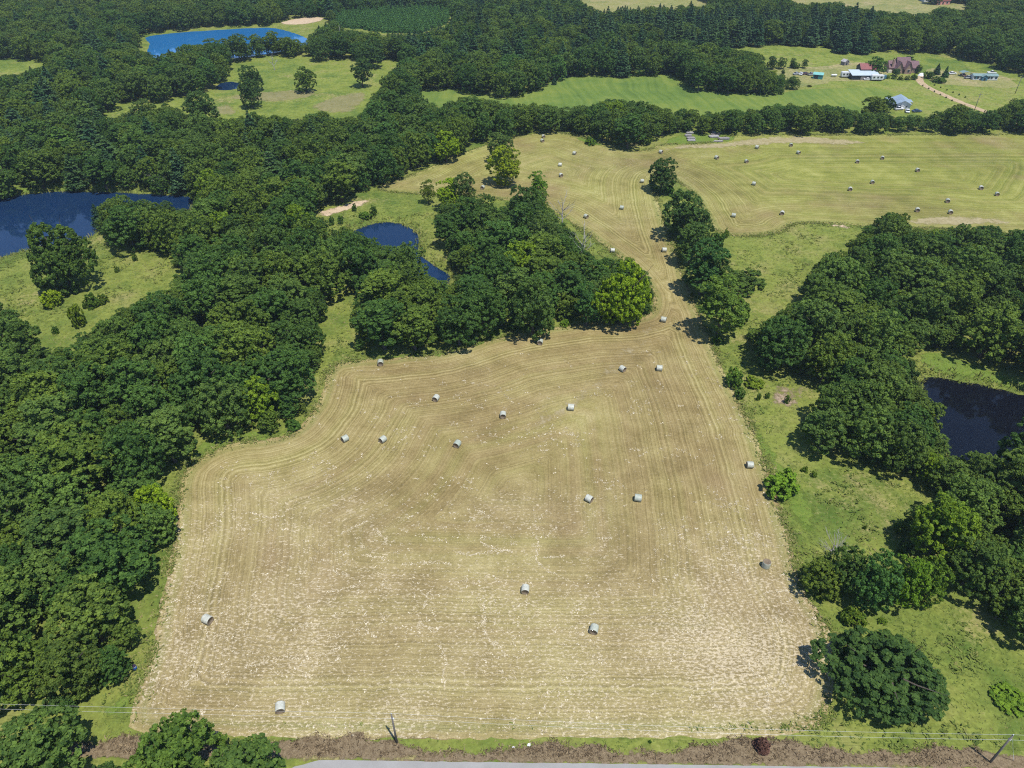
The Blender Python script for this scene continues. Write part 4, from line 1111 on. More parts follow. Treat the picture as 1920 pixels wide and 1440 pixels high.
# ------------------------------------------------------------------ small mesh builder for built things
class MB:
    def __init__(s): s.v = []; s.f = []
    def add(s, V, Fs):
        o = len(s.v); s.v += [tuple(float(c) for c in v) for v in V]; s.f += [tuple(int(i) + o for i in f) for f in Fs]; return s
    def box(s, x, y, z, sx, sy, sz):
        """centre x, y; bottom z"""
        a, b = sx / 2, sy / 2
        V = [(x + i * a, y + j * b, z + k * sz) for k in (0, 1) for j in (-1, 1) for i in (-1, 1)]
        return s.add(V, [(0, 2, 3, 1), (4, 5, 7, 6), (0, 1, 5, 4), (2, 6, 7, 3), (0, 4, 6, 2), (1, 3, 7, 5)])
    def slab(s, p, t):
        p = [Vector(q) for q in p]; n = (p[1] - p[0]).cross(p[2] - p[0]).normalized()
        if n.z < 0: p = p[::-1]; n = -n
        V = p + [q - n * t for q in p]; k = len(p)
        return s.add(V, [tuple(range(k)), tuple(range(2 * k - 1, k - 1, -1))] + [(i, i + k, (i + 1) % k + k, (i + 1) % k) for i in range(k)])
    def extrude(s, prof, x0, x1, axis='x', inset=0.0):
        """profile (a, z) drawn across the axis"""
        k = len(prof)
        V = []
        for q in (x0, x1):
            for a, z in prof:
                V.append((q, a, z) if axis == 'x' else (a, q, z))
        return s.add(V, [tuple(range(k))[::-1], tuple(range(k, 2 * k))] + [(i, (i + 1) % k, (i + 1) % k + k, i + k) for i in range(k)])
    def cyl(s, p0, p1, r0, r1=None, n=12):
        r1 = r0 if r1 is None else r1
        V, Q = tube([p0, p1], [r0, r1], n); V = list(V)
        return s.add(V, [tuple(q) for q in Q] + [tuple(range(n))[::-1], tuple(range(n, 2 * n))])
    def build(s, name, mat, parent=None, smooth=False, bevel=0.0, share=None):
        me = bpy.data.meshes.new(name); me.from_pydata(s.v, [], s.f); me.materials.append(MATS[mat])
        import bmesh
        bm = bmesh.new(); bm.from_mesh(me); bmesh.ops.recalc_face_normals(bm, faces=bm.faces)
        if bevel: bmesh.ops.bevel(bm, geom=list(bm.edges), offset=bevel, segments=2, affect='EDGES', profile=.6)
        bm.to_mesh(me); bm.free()
        if smooth: me.polygons.foreach_set('use_smooth', np.ones(len(me.polygons), bool))
        return link(name, me, parent)
def empty(name, x, y, label, cat, group=None, rz=0.0, z=None):
    e = bpy.data.objects.new(name, None); COL.objects.link(e); e.empty_display_size = .5
    e.location = (x, y, land1(x, y) if z is None else z); e.rotation_euler = (0, 0, rz)
    return tag(e, label, cat, group)
def copy_tree(o, parent=None):
    c = o.copy(); COL.objects.link(c); c.parent = parent
    for ch in o.children: copy_tree(ch, c)
    return c

# ------------------------------------------------------------------ materials of built things
def m_wrap():
    k = NT('net wrap'); co = k.n('TexCoord').outputs['Object']
    mp = k.n('Mapping', i0=co, Scale=(1, 1, 6)); a = k.noise(co, 3.0, 4, .6); b = k.noise(mp, 9, 3, .6)
    rv = k.n('ObjectInfo').outputs['Random']
    col = k.ramp(k.math('ADD', k.math('MULTIPLY', k.math('SUBTRACT', rv, .6), .22), k.math('ADD', k.math('MULTIPLY', a, .6), k.math('MULTIPLY', b, .4))), (.3, (.27, .32, .26)), (.5, (.39, .40, .34)), (.7, (.53, .54, .48)))
    return k.surf(k.principled(col, .5, .4, Normal=k.bump(b, .25, .03)))
def m_bale_end():
    k = NT('rolled hay end'); co = k.n('TexCoord').outputs['Object']
    sx = k.n('SeparateXYZ', Vector=co)
    r = k.math('SQRT', k.math('ADD', k.math('POWER', sx.outputs[0], 2.0), k.math('POWER', sx.outputs[1], 2.0)))
    rings = k.noise(k.math('ADD', r, k.math('MULTIPLY', k.noise(co, 4, 3), .12)), 14, 2, .6, '1D'); g = k.noise(co, 14, 4, .7)
    col = k.ramp(k.math('ADD', k.math('MULTIPLY', rings, .55), k.math('MULTIPLY', g, .45)), (.33, (.085, .062, .04)), (.5, (.185, .145, .10)), (.68, (.31, .255, .185)))
    return k.surf(k.principled(col, .95, .05, Normal=k.bump(rings, .6, .05)))
m_wrap(); m_bale_end()
m_plain('white paint', (.62, .63, .64), .5, .4, .06)
m_plain('camper white', (.62, .63, .64), .35, .5, .05)
m_plain('dark steel siding', (.018, .030, .045), .5, .4, .2)
m_plain('galvanised roof', (.25, .32, .39), .4, .5, .12, .4)
m_plain('pale metal roof', (.42, .50, .55), .4, .5, .08, .4)
m_plain('red metal roof', (.19, .05, .05), .5, .4, .15, .5)
m_plain('brown shingles', (.165, .105, .112), .9, .2, .22, 1.2)
m_plain('house brick', (.30, .20, .15), .9, .2, .25, 2.0)
m_plain('cream trim', (.62, .55, .45), .7, .3, .08)
m_plain('teal metal', (.04, .20, .20), .45, .4, .12)
m_plain('teal light metal', (.18, .42, .38), .45, .4, .1)
m_plain('teal roof', (.16, .24, .235), .5, .4, .12, .5)
m_plain('weathered boards', (.22, .20, .195), .9, .15, .3, 1.5)
m_plain('weathered boards light', (.34, .33, .33), .9, .15, .3, 1.5)
m_plain('blue siding', (.06, .16, .22), .6, .3, .15)
m_plain('window glass', (.02, .028, .036), .12, .6, .1)
m_plain('rubber', (.025, .025, .025), .85, .2, .2)
m_plain('chrome', (.55, .55, .56), .3, .6, .1, 1.5, .7)
m_plain('car blue', (.035, .07, .13), .28, .6, .1)
m_plain('car white', (.72, .73, .74), .3, .6, .05)
m_plain('car silver', (.35, .36, .38), .3, .6, .1)
m_plain('car maroon', (.10, .045, .05), .35, .6, .15)
m_plain('lamp lens', (.75, .74, .68), .2, .6, .05)
m_plain('porcelain', (.60, .63, .66), .3, .5, .1)
m_plain('aluminium wire', (.62, .63, .64), .35, .5, .05)
m_plain('barrel blue', (.02, .075, .26), .4, .5, .15)
m_plain('barrel dark', (.03, .02, .05), .5, .4, .15)
m_plain('litter white', (.78, .79, .80), .5, .4, .05)
m_plain('tarp', (.66, .68, .70), .6, .3, .1)
m_plain('salmon wall', (.62, .28, .24), .7, .3, .1)
k_ = NT('dead cedar needles'); k_.surf(k_.principled(k_.ramp(k_.attr('shade'), (0.1, (.045, .022, .018)), (.9, (.13, .07, .05))), .9, .1))

# ------------------------------------------------------------------ round bales
BR, BL = .72, 1.36
def bale_proto():
    e = bpy.data.objects.new('hay_bale', None); COL.objects.link(e)
    n = 36; V = []; Q = []
    prof = [(-.5, .93), (-.485, .98), (-.40, 1.0), (-.15, 1.015), (.15, 1.01), (.40, 1.0), (.485, .98), (.5, .93)]
    g = random.Random(3)
    dents = [1 + .02 * math.sin(3 * i / n * 6.28) + g.uniform(-.012, .012) for i in range(n)]
    for (t, r) in prof:
        for i in range(n):
            a = 6.28318 * i / n; rr = BR * r * dents[i]
            z = math.sin(a) * rr
            if z < -BR * .9: z = -BR * .9 + (z + BR * .9) * .3          # flattened where it lies
            V.append((math.cos(a) * rr, t * BL, z + BR * .93))
    for j in range(len(prof) - 1):
        for i in range(n):
            i2 = (i + 1) % n; Q.append((j * n + i, j * n + i2, (j + 1) * n + i2, (j + 1) * n + i))
    link('net_wrap', mesh_np('net_wrap', V, [q[::-1] for q in Q], ['net wrap'], True), e)
    for s in (-1, 1):
        V = []; Q = []; rings = (.96, .80, .78, .60, .57, .36, .33, .14, .0)
        for j, r in enumerate(rings):
            for i in range(24):
                a = 6.28318 * i / 24; d = (.0, .02, -.02, .015, -.025, .01, -.03, .0, -.02)[j]
                V.append((math.cos(a) * BR * r, math.sin(a) * BR * r * (1 if math.sin(a) > -.9 else .97), s * (.505 * BL + d)))
        for j in range(len(rings) - 1):
            for i in range(24):
                i2 = (i + 1) % 24; Q.append((j * 24 + i, j * 24 + i2, (j + 1) * 24 + i2, (j + 1) * 24 + i))
        o = link('end_face', mesh_np('end_face', V, Q if s > 0 else [q[::-1] for q in Q], ['rolled hay end'], True), e)
        o.rotation_euler = (math.pi / 2, 0, 0); o.location = (0, 0, BR * .93)
        if s: pass
    return e
BALES = [(388,1160,65,'bale near the left field edge, beside a pale hay trail'),(525,1326,14,'bale nearest the road at the lower left of the field'),(985,1103,-4,'bale alone in the middle of the lower hayfield'),(1114,1179,-16,'bale with a black shadow strip, lower centre of the hayfield'),(1105,931,52,'tilted-looking bale left of its pair above the pale straw patch'),(1197,930,78,'bale right of its pair above the pale straw patch'),
 (857,828,-22,'bale below the trio near the middle left of the field'),(717,820,-38,'right one of two bales side by side at the left of the field'),(646,819,-48,'left one of two bales side by side at the left of the field'),(943,773,0,'bale in the centre of the field among curved swaths'),(817,742,-20,'bale above the two side by side bales'),(1071,759,80,'bale showing its wrapped side right of the field centre'),(1407,869,86,'bale beside the bright green bush on the right field edge'),
 (1168,687,40,'left bale of the pair below the field neck'),(1237,686,82,'right bale of the pair below the field neck'),(713,677,8,'bale at the top left bay of the field, below the grove'),(1013,637,-10,'bale just below the lower edge of the central grove'),(1245,595,70,'bale in the narrow neck of the field beside the yellow-green oak'),(1149,466,85,'bale behind the bright yellow-green oak'),(1246,465,88,'bale opposite the yellow-green oak by the tree strip'),
 (1099,404,40,'bale right of the leafless leaning tree'),(1166,388,75,'bale in the middle of the upper neck'),(905,352,-20,'bale alone in the mown arm above the grove'),(1052,330,20,'lower bale of the two on the left of the upper field'),(1050,311,85,'upper bale of the two on the left of the upper field'),(1077,290,60,'bale near the top bend of the upper field'),(1017,267,30,'nearer of two bales close together at the top left'),(1019,259,20,'farther of two bales close together at the top left'),
 (1204,340,80,'bale just left of the small dark oak'),(1239,286,45,'bale behind the small dark oak'),(1344,295,30,'leftmost bale of the far right field'),(1400,301,10,'bale second from the left in the far right field'),(1420,274,50,'bale on the pale straw band'),(1484,269,-10,'brownish bale at the end of the pale straw band'),(1498,283,25,'bale just below the brownish bale at the straw band'),(1609,299,-15,'left bale of the pair at the top of the far right field'),(1656,292,-20,'right bale of the pair at the top of the far right field'),
 (1722,315,-5,'bale at the upper right of the far right field'),(1414,343,60,'bale among straight swaths at the left of the far right field'),(1637,338,-10,'upper bale of the pair in the centre of the far right field'),(1595,352,-15,'lower bale of the pair in the centre of the far right field'),(1841,349,-15,'left bale of the pair near the right picture edge'),(1871,361,-12,'right bale of the pair near the right picture edge'),(1778,374,-20,'bale above the two in front of the right wood'),(1721,392,-18,'left bale in front of the right wood top'),(1783,396,-15,'right bale in front of the right wood top'),
 (1376,402,70,'bale at the lower left corner of the far right field'),(1467,398,-20,'bale near the lower edge of the far right field')]
proto = bale_proto()
first = True
for px, py, ang, lb in BALES:
    o = proto if first else copy_tree(proto); first = False
    x, y = ground_px(px, py, BR)
    o.location = (x, y, land1(x, y) + .02); s = rnd.uniform(.97, 1.06); o.scale = (s, s, s)
    o.rotation_euler = (0, 0, math.radians(ang))
    tag(o, 'round ' + lb, 'hay bale', 'round hay bales on the mown field')
o = copy_tree(proto); x, y = ground_px(1437, 1057, .6)
o.location = (x, y + BR * .93, land1(x, y) + BL * .5 + .02); o.rotation_euler = (math.pi / 2, 0, 0)
tag(o, 'round bale tipped on its end at the lower right of the field', 'hay bale', 'round hay bales on the mown field')

# ------------------------------------------------------------------ power line
def pole(x, y, h, label, guy=False, arm=False, big=True):
    e = empty('utility_pole', x, y, label, 'utility pole', 'utility poles')
    MB().cyl((0, 0, -.6), (0, 0, h), .17, .11, 12).build('shaft', 'pole timber', e, True)
    m = MB(); m.cyl((0, 0, h), (0, 0, h + .12), .03, .03, 8); m.cyl((0, 0, h + .12), (0, 0, h + .30), .09, .05, 10); m.build('insulator', 'porcelain', e, True)
    m = MB(); m.box(.16, 0, h - 1.35, .12, .16, .22); m.cyl((.24, 0, h - 1.35), (.24, 0, h - 1.12), .06, .06, 10); m.build('insulator', 'porcelain', e)
    MB().box(0, 0, h - 1.05, .30, .30, .06).build('band', 'chrome', e)
    if arm:
        MB().box(0, -.16, h - .55, 1.9, .1, .12).build('crossarm', 'pole timber', e)
        for s in (-.8, .8): MB().cyl((s, -.16, h - .43), (s, -.16, h - .24), .06, .04, 8).build('insulator', 'porcelain', e, True)
    if guy:
        m = MB(); m.cyl((.12, 0, h - .4), (3.6, .2, -.2), .014, .014, 5); m.build('guy_wire', 'aluminium wire', e)
        m = MB(); m.cyl((2.6, .145, 1.95), (3.4, .19, .25), .035, .035, 6); m.build('guy_guard', 'lamp lens', e)
    return e
p1 = (-16.9, 51.5); p2 = (68.7, 48.7)
pole(*p1, 8.1, 'leaning-looking timber utility pole left of centre on the verge')
pole(*p2, 7.7, 'timber utility pole with a guy wire at the lower right corner', True)
for px, pyb, lb in ((1826, 209, 'timber pole with crossarm beside the sandy track'), (1903, 176, 'timber pole in the pasture right of the blue roofed home')):
    x, y = ground_px(px, pyb); pole(x, y, 9.0, lb, False, True)
def wire(zo, xo, label):
    m = MB()
    a = [(-16.9 - 85.6 * 1.6, 51.5 + 2.8 * 1.6, 8.1 + zo), (p1[0] + xo, p1[1], 8.1 + zo), (p2[0] + xo, p2[1], 7.7 + zo + land1(*p2)), (68.7 + 110, 48.7 - 3.6, 7.9 + zo)]
    pts = []
    for i in range(3):
        for k in range(13):
            t = k / 13; A, B = Vector(a[i]), Vector(a[i + 1]); q = A.lerp(B, t); q.z -= .9 * 4 * t * (1 - t); pts.append(tuple(q))
    pts.append(a[3])
    V, Q = tube(pts, [.010] * len(pts), 5)
    o = link('overhead_wire', mesh_np('overhead_wire', V, Q, ['aluminium wire'], True))
    tag(o, label, 'wire', 'overhead wires along the road')
wire(.22, 0, 'upper overhead wire strung along the road between the poles')
wire(-1.2, .24, 'lower overhead wire strung along the road between the poles')

# ------------------------------------------------------------------ buildings
def block(root, cx, cy, w, d, wh, rise, axis, wall, roof, over=.45, base=-.5, nm=('wall', 'roof'), t=.16):
    """walls with gable ends and a two-slope roof; ridge runs along axis"""
    m = MB(); h = MB()
    if axis == 'x':
        m.extrude([(cy - d / 2, base), (cy + d / 2, base), (cy + d / 2, wh), (cy, wh + rise), (cy - d / 2, wh)], cx - w / 2, cx + w / 2, 'x')
        k = rise / (d / 2)
        for s in (-1, 1):
            h.slab([(cx - w / 2 - over, cy + s * (d / 2 + over), wh - k * over + t), (cx + w / 2 + over, cy + s * (d / 2 + over), wh - k * over + t), (cx + w / 2 + over, cy, wh + rise + t), (cx - w / 2 - over, cy, wh + rise + t)], t)
    else:
        m.extrude([(cx - w / 2, base), (cx + w / 2, base), (cx + w / 2, wh), (cx, wh + rise), (cx - w / 2, wh)], cy - d / 2, cy + d / 2, 'y')
        k = rise / (w / 2)
        for s in (-1, 1):
            h.slab([(cx + s * (w / 2 + over), cy - d / 2 - over, wh - k * over + t), (cx + s * (w / 2 + over), cy + d / 2 + over, wh - k * over + t), (cx, cy + d / 2 + over, wh + rise + t), (cx, cy - d / 2 - over, wh + rise + t)], t)
    return m.build(nm[0], wall, root), h.build(nm[1], roof, root)
def window(parent, x, y, z, w, h, face='y', frame='white paint', nm='window'):
    """on a wall facing -Y (face y) or +X / -X"""
    m = MB(); g = MB()
    if face == 'y':
        m.box(x, y - .03, z, w + .24, .10, h + .24); g.box(x, y - .075, z + .12, w, .06, h)
    else:
        s = 1 if face == '+x' else -1
        m.box(x + s * .03, y, z, .10, w + .24, h + .24); g.box(x + s * .075, y, z + .12, .06, w, h)
    f = m.build(nm, frame, parent); g.build('pane', 'window glass', f)
    return f
# brown roofed house
x, y = ground_px(1693, 138)
H = empty('farmhouse', x, y + 4.5, 'large brick house with steep brown gabled roof and chimney', 'house', None, math.radians(-2))
block(H, 0.2, 0.6, 8.0, 9.0, 4.2, 4.6, 'x', 'house brick', 'brown shingles')
block(H, 7.3, 0.4, 6.4, 8.0, 3.2, 3.4, 'x', 'house brick', 'brown shingles')
block(H, -6.3, 0.4, 5.6, 8.0, 3.2, 3.5, 'x', 'house brick', 'brown shingles')
block(H, -3.4, -3.9, 4.6, 5.0, 3.3, 3.9, 'y', 'house brick', 'brown shingles')
block(H, 2.6, -4.1, 4.6, 5.2, 3.3, 3.9, 'y', 'house brick', 'brown shingles')
m = MB().box(-7.2, -3.0, -.4, 1.1, .9, 8.6); m.build('chimney', 'house brick', H)
for wx, wy in ((-3.4, -6.4), (2.6, -6.7)): window(H, wx, wy, 1.0, 1.5, 1.5, 'y', 'cream trim')
for wx in (5.8, 8.6): window(H, wx, -3.6, 1.0, 1.4, 1.4, 'y', 'cream trim')
window(H, -7.0 + 1.6, -3.6, 1.0, 1.2, 1.4, 'y', 'cream trim')
window(H, -.35, -3.9, .1, 1.1, 2.1, 'y', 'cream trim', 'door')
m = MB().box(-8.6, -3.5, -.4, 2.2, 3.0, 2.2); m.build('porch', 'cream trim', H)
# dark barn with red roof and pale lean-to
x, y = ground_px(1626, 151)
B = empty('barn', x, y + 6.5, 'dark barn with red gabled roof and pale metal lean-to', 'barn', None, 0)
m = MB().box(-1.2, -2.6, -.5, 16.2, 7.4, 3.0); m.build('lean_to_wall', 'dark steel siding', B)
m = MB().slab([(-9.6, -6.7, 2.6), (7.2, -6.7, 2.6), (7.2, 1.4, 4.1), (-9.6, 1.4, 4.1)], .14); m.build('lean_to_roof', 'pale metal roof', B)
block(B, 2.4, 3.6, 9.2, 7.4, 4.6, 2.4, 'x', 'dark steel siding', 'red metal roof', .35)
m = MB().box(-2.5, -6.34, -.4, 3.2, .06, 2.7); m.build('door', 'weathered boards', B)
window(B, 2.0, -6.30, .8, 1.0, 1.0)
# travel trailers
def trailer(cx, cy, L, label, rz=0, hitch=1):
    e = empty('travel_trailer', cx, cy, label, 'trailer', 'white travel trailers by the barn', rz)
    m = MB().extrude([(-L / 2, .7), (L / 2 - .5, .7), (L / 2, 1.3), (L / 2 - .15, 3.0), (-L / 2 + .3, 3.05), (-L / 2, 2.6)], -1.2, 1.2, 'y'); m.build('body', 'camper white', e, False, .06)
    for wx, w in ((-L * .32, .9), (0, .8), (L * .27, 1.1)):
        window(e, wx, -1.2, 1.6, w, .65, 'y', 'chrome')
    MB().box(L * .12, -1.23, .8, .7, .08, 1.9).build('door', 'white paint', e)
    for s in (-1, 1):
        for q in (-.45, .45):
            MB().cyl((q, s * 1.0, .36), (q, s * 1.22, .36), .36, .36, 14).build('wheel', 'rubber', e)
    MB().box(0, 0, .45, L * .9, 1.6, .26).build('chassis', 'dark steel siding', e)
    MB().box(hitch * (L / 2 + .5), 0, .45, 1.1, .3, .14).build('hitch', 'dark steel siding', e)
x, y = ground_px(1587, 147); trailer(x, y + 1.2, 6.0, 'white travel trailer left of the red roofed barn')
x, y = ground_px(1644, 152); trailer(x, y + .8, 6.8, 'white travel trailer in front of the red roofed barn')
x, y = ground_px(1656, 150)
e = empty('utility_trailer', x + .3, y + 1.4, 'dark blue box trailer right of the red roofed barn', 'trailer')
MB().box(0, 0, .5, 2.6, 1.9, 1.7).build('body', 'blue siding', e, False, .05)
for s in (-1, 1): MB().cyl((0, s * .9, .34), (0, s * 1.1, .34), .34, .34, 12).build('wheel', 'rubber', e)
# teal shed, plank shed
x, y = ground_px(1535, 150)
S = empty('teal_shed', x, y + 2.2, 'teal metal shed with a pale sloping roof in the farm yard', 'shed', None, math.radians(-22))
MB().box(0, 0, -.4, 5.2, 3.4, 2.7).build('wall', 'teal metal', S)
MB().slab([(-2.8, -1.9, 2.35), (2.8, -1.9, 2.35), (2.8, 1.9, 2.95), (-2.8, 1.9, 2.95)], .1).build('roof', 'teal light metal', S)
MB().box(-.9, -1.73, -.3, 2.2, .06, 2.3).build('door', 'dark steel siding', S)
MB().box(2.63, 0, -.3, .06, 3.1, 2.4).build('end_panel', 'teal light metal', S)
x, y = ground_px(1585, 125)
S = empty('plank_shed', x, y + 2.0, 'small weathered plank shed beyond the farm yard', 'shed', None, math.radians(24))
block(S, 0, 0, 3.4, 3.0, 2.0, 1.1, 'y', 'weathered boards', 'weathered boards light', .25)
MB().box(0, -1.53, -.3, 1.0, .05, 1.9).build('door', 'dark steel siding', S)
MB().slab([(1.7, -1.6, 1.5), (3.1, -1.6, 1.0), (3.1, 1.6, 1.0), (1.7, 1.6, 1.5)], .08).build('lean_to_roof', 'weathered boards', S)
for q in (-1.4, 1.4): MB().box(2.95, q, -.4, .12, .12, 1.4).build('post', 'weathered boards', S)
# grey metal barn
x, y = ground_px(1700, 203)
G = empty('metal_barn', x - 2.2, y + 6.5, 'grey metal barn with white gable end and open porch', 'barn', None, math.radians(-14))
block(G, 2.2, 0, 7.2, 13.5, 2.7, 1.7, 'y', 'white paint', 'galvanised roof', .5)
MB().slab([(-1.4, -7.2, 2.72), (-1.4, 7.2, 2.72), (-5.6, 7.2, 2.05), (-5.6, -7.2, 2.05)], .12).build('porch_roof', 'galvanised roof', G)
for q in (-6.9, -2.3, 2.3, 6.9): MB().box(-5.3, q, -.4, .16, .16, 2.5).build('post', 'weathered boards', G)
MB().box(-1.45, 0, -.3, .1, 12.8, 2.8).build('side_wall', 'dark steel siding', G)
MB().slab([(5.6, 1.0, 2.45), (5.6, 7.0, 2.45), (8.6, 7.0, 1.9), (8.6, 1.0, 1.9)], .12).build('side_roof', 'galvanised roof', G)
for q in (1.2, 6.8): MB().box(8.4, q, -.4, .16, .16, 2.4).build('post', 'weathered boards', G)
MB().box(2.2, -6.78, -.3, 7.0, .07, .55).build('skirting', 'dark steel siding', G)
window(G, 3.8, -6.75, 1.0, .9, .8); MB().box(.4, -6.79, -.3, 1.0, .08, 2.1).build('door', 'dark steel siding', G)
# blue roofed home
x, y = ground_px(1848, 150)
M = empty('mobile_home', x, y + 2.6, 'long white home with blue-green roof and centre porch', 'house', None, math.radians(-3))
block(M, 0, 0, 16.0, 4.8, 2.7, .9, 'x', 'white paint', 'teal roof', .35)
block(M, -1.2, -2.9, 3.6, 2.6, 2.6, 1.0, 'y', 'blue siding', 'teal roof', .3)
for wx in (-6.9, -5.0, 2.2, 4.0, 6.9): window(M, wx, -2.4, .9, 1.1, 1.2, 'y', 'blue siding')
MB().box(-1.2, -4.24, -.3, 1.0, .08, 2.1).build('door', 'window glass', M)
MB().box(0, -2.43, -.4, 15.9, .05, .6).build('skirting', 'blue siding', M)
MB().box(-6.0, -2.46, .75, .9, .06, 1.8).build('door', 'blue siding', M)
x, y = ground_px(1810, 143)
K = empty('carport', x, y + 1.5, 'open carport with blue-green roof left of the long home', 'carport', None, math.radians(4))
MB().slab([(-2.6, -1.9, 2.2), (0, -1.9, 2.75), (0, 1.9, 2.75), (-2.6, 1.9, 2.2)], .08).add([], []).build('roof', 'teal roof', K)
MB().slab([(2.6, -1.9, 2.2), (0, -1.9, 2.75), (0, 1.9, 2.75), (2.6, 1.9, 2.2)], .08).build('roof', 'teal roof', K)
for a in (-2.4, 2.4):
    for b in (-1.7, 1.7): MB().box(a, b, -.3, .14, .14, 2.5).build('post', 'chrome', K)
# far buildings
for px, pyb, w, wall, roof, lb in ((1767, 10, 11, 'salmon wall', 'red metal roof', 'red roofed building at the far top right'), (1743, 5, 10, 'white paint', 'camper white', 'white roofed building left of the red roofed one, far top right')):
    x, y = ground_px(px, pyb)
    e = empty('far_house', x, y + 4, lb, 'house')
    block(e, 0, 0, w, 8, 3.2, 2.4, 'x', wall, roof, .4)
    for q in (-.3, .3): window(e, q * w, -4.0, .9, 1.4, 1.2)
    MB().box(0, -4.04, -.3, 1.0, .07, 2.1).build('door', 'dark steel siding', e)

for o_, s_ in ((H, .86), (B, .93), (G, .88), (M, .84)): o_.scale = (s_, s_, s_)

# ------------------------------------------------------------------ vehicles
def vehicle(cx, cy, paint, label, rz, pickup=False, L=4.7, W=1.8):
    e = empty('pickup_truck' if pickup else 'parked_car', cx, cy, label, 'car', 'vehicles parked at the farm', rz)
    h = L / 2
    if pickup:
        low = [(-h, .45), (h, .45), (h + .02, .85), (h - .1, 1.0), (h - 1.5, 1.08), (-h + .02, 1.05)]
        top = [(h - 1.55, 1.06), (h - 2.05, 1.68), (h - 3.0, 1.70), (h - 3.25, 1.06)]
    else:
        low = [(-h, .38), (h, .36), (h + .03, .62), (h - .2, .82), (h - 1.25, .94), (-h + .6, .98), (-h + .02, .86)]
        top = [(h - 1.2, .92), (h - 1.95, 1.42), (-h + 1.35, 1.44), (-h + .5, .96)]
    MB().extrude(low, -W / 2, W / 2, 'y').build('body', paint, e, True, .07)
    MB().extrude(top, -W / 2 + .13, W / 2 - .13, 'y').build('cabin_glass', 'window glass', e, False, .05)
    r = [(a, z + .012) for a, z in top[1:3]]
    MB().box((r[0][0] + r[1][0]) / 2, 0, r[0][1] - .03, abs(r[0][0] - r[1][0]) * .96, W - .34, .06).build('roof', paint, e, False, .02)
    if pickup:
        MB().box(-h + .8, 0, 1.03, 1.45, W - .34, .04).build('load_bed', 'rubber', e)
    for a in (-h + .85, h - .85):
        for s in (-1, 1):
            wh = MB().cyl((a, s * (W / 2 - .18), .33), (a, s * (W / 2 + .02), .33), .33, .33, 16).build('wheel', 'rubber', e)
            MB().cyl((a, s * (W / 2 + .015), .33), (a, s * (W / 2 + .035), .33), .19, .19, 12).build('rim', 'chrome', wh)
    for s in (-1, 1): MB().box(h + .0, s * W * .34, .60, .08, .34, .16).build('headlight', 'lamp lens', e)
for px, py, paint, rz, pk, lb in ((1686, 205, 'car white', 8, True, 'white pickup truck parked by the grey metal barn'), (1720, 209, 'car blue', 6, False, 'dark blue car parked right of the grey metal barn'), (1702, 209, 'car white', 70, False, 'small white car between the white pickup and the dark blue car'),
        (1494, 142, 'car silver', 20, False, 'grey car, leftmost of the row left of the teal shed'), (1502, 142, 'car white', 60, False, 'white car, second in the row left of the teal shed'), (1511, 142, 'car maroon', 10, False, 'maroon car, third in the row left of the teal shed'), (1521, 143, 'car silver', 15, True, 'grey pickup beside the teal shed'),
        (1627, 151, 'car white', 4, False, 'white car parked in front of the dark barn wall'), (1816, 147, 'car silver', 10, True, 'pickup parked between the carport and the long home'), (1806, 142, 'car maroon', 85, False, 'car under the open carport'), (1860, 137, 'car white', 175, True, 'white truck behind the long blue roofed home'), (1786, 139, 'car white', 12, False, 'white car left of the open carport')):
    x, y = ground_px(px, py); vehicle(x, y + .5, paint, lb, math.radians(rz), pk)
# white tank, white tarp
x, y = ground_px(1563, 145)
e = empty('fuel_tank', x, y, 'long white fuel tank lying in the farm yard', 'tank')
V, Q = tube([(-1.75, 0, .95), (-1.6, 0, .95), (-1.3, 0, .95), (1.3, 0, .95), (1.6, 0, .95), (1.75, 0, .95)], [.05, .34, .52, .52, .34, .05], 16)
link('tank_body', mesh_np('tank_body', V, Q, ['camper white'], True), e)
for q in (-.9, .9): MB().box(q, 0, -.1, .3, .8, .6).build('cradle', 'weathered boards', e)
MB().cyl((0, 0, 1.4), (0, 0, 1.62), .16, .16, 10).build('valve_dome', 'chrome', e)
x, y = ground_px(1727, 142)
rng = np.random.default_rng(5)
V = []; Fq = []
for j in range(7):
    for i in range(20):
        a = i / 20 * 6.283; r = 1.9 * (1 - j / 6) ** .8; zz = 1.5 * math.sin(j / 6 * 1.57) * (1 - .12 * math.sin(3 * a + j))
        V.append((math.cos(a) * r * (1 + .1 * math.sin(5 * a)), math.sin(a) * r * .8 * (1 + .1 * math.cos(4 * a)), zz - .08))
for j in range(6):
    for i in range(20): Fq.append((j * 20 + i, j * 20 + (i + 1) % 20, j * 20 + 20 + (i + 1) % 20, j * 20 + 20 + i))
tag(link('tarp_heap', mesh_np('tarp_heap', V, Fq, ['tarp'], True), None, (x, y, land1(x, y))), 'white tarp heaped at the bend of the sandy track', 'tarp')

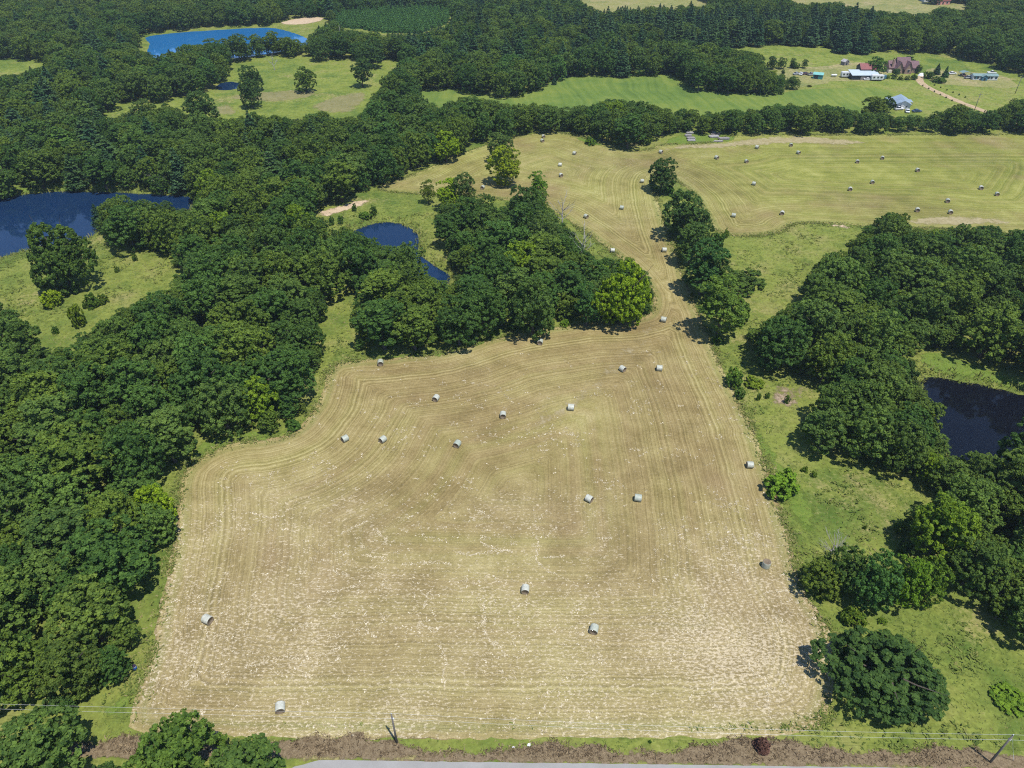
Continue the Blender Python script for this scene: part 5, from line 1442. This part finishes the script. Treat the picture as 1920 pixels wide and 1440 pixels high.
# ------------------------------------------------------------------ grey plank stacks at the far field edge
k = 0
for px, py, w, d, n, rz, dark, lb in ((1293, 250.5, 3.4, 1.6, 3, 4, 0, 'topmost stack of the left group, split in two pale heaps'), (1290, 256, 3.0, 2.0, 4, -6, 1, 'upper left stack of the left plank group'), (1295, 261, 3.6, 2.2, 4, 3, 1, 'long middle stack of the left plank group'), (1296, 265, 3.6, 1.5, 3, 2, 0, 'lowest pale stack of the left plank group'),
        (1343, 249, 4.2, 1.6, 4, 0, 0, 'topmost stack of the right plank group'), (1341, 253, 3.8, 1.5, 3, -4, 1, 'second stack of the right plank group'), (1338, 257, 4.4, 2.4, 4, 5, 0, 'broad pale stack of the right plank group'), (1357, 261, 5.0, 1.7, 5, 3, 1, 'dark raised stack at the right end of the plank groups'), (1347, 265.5, 4.2, 1.2, 2, 2, 0, 'lowest flat stack of the right plank group')):
    x, y = ground_px(px, py)
    e = empty('plank_stack', x, y, lb.replace('stack', 'stack of grey planks', 1), 'plank stack', 'grey plank stacks at the far field edge', math.radians(rz))
    g = random.Random(k); k += 1
    for q in (-.38, .38): MB().box(q * w, 0, 0, .15, d, .22).build('bearer', 'weathered boards', e)
    nb = max(4, int(d / .28))
    for lay in range(n):
        for j in range(nb):
            L = w * g.uniform(.82, 1.05)
            MB().box(g.uniform(-.15, .15), -d / 2 + (j + .5) * d / nb, .22 + lay * .13, L, d / nb * .9, .11).build('plank', ('weathered boards light', 'weathered boards')[(g.random() < (.75 if dark else .2))], e)

# ------------------------------------------------------------------ odds and ends
x, y = ground_px(254, 1254)
e = empty('barrel', x, y, 'blue barrel with a dark lid at the foot of the left wood', 'barrel')
V, Q = tube([(0, 0, 0), (0, 0, .02), (0, 0, .3), (0, 0, .33), (0, 0, .6), (0, 0, .63), (0, 0, .92), (0, 0, .95)], [.2, .29, .30, .32, .32, .30, .29, .2], 20)
link('drum', mesh_np('drum', V, Q, ['barrel blue'], True), e)
MB().cyl((0, 0, .93), (0, 0, 1.03), .31, .29, 20).build('lid', 'barrel dark', e)
MB().cyl((0, 0, .86), (0, 0, .92), .31, .31, 20).build('band', 'litter white', e)
for px, py, sx, lb in ((992, 1398, .42, 'scrap of white litter on the dark verge'), (963, 1402, .38, 'thin white litter strip left of the other scrap on the verge')):
    x, y = ground_px(px, py); V = []; Fq = []
    for j in range(5):
        for i in range(5): V.append(((i - 2) * sx / 4 + rng.normal(0, .02), (j - 2) * sx * (.8 if sx > .4 else .35) / 4 + rng.normal(0, .02), .10 + rng.uniform(0, .14)))
    for j in range(4):
        for i in range(4): Fq.append((j * 5 + i, j * 5 + i + 1, j * 5 + i + 6, j * 5 + i + 5))
    tag(link('litter', mesh_np('litter', V, Fq, ['litter white']), None, (x, y, land1(x, y) + .05)), lb, 'litter', 'white litter on the verge')
# dead reddish cedar on the verge
x, y = ground_px(1427, 1402)
V, Fq, sh = crown_cone(77, 1.1, 2.0, 15, 26, .05, .17, .45, -.25)
e = empty('dead_cedar', x, y, 'dead red-brown cedar bush on the dark verge', 'bush')
link('crown', mesh_np('dead_cedar_crown', V, Fq, ['dead cedar needles'], False, {'shade': sh}), e)
tv, tq = trunk_np(78, 2.4, .07, 3, .8, .3, .7); link('trunk', mesh_np('dead_cedar_trunk', tv, tq, ['oak bark'], True), e)

# ------------------------------------------------------------------ summer haze
HZ = NT('haze')
pv = HZ.n('VolumePrincipled', Density=0.00011, Anisotropy=.2); pv.inputs['Color'].default_value = (.70, .85, 1.0, 1)
HZ.t.links.new(pv.outputs[0], HZ.out.inputs['Volume'])
m = MB().box(0, 3000, -9.0, 18400, 18600, 130.0)
hz = m.build('haze', 'haze')
tag(hz, 'thin bluish summer haze over the land', None, None, 'stuff')
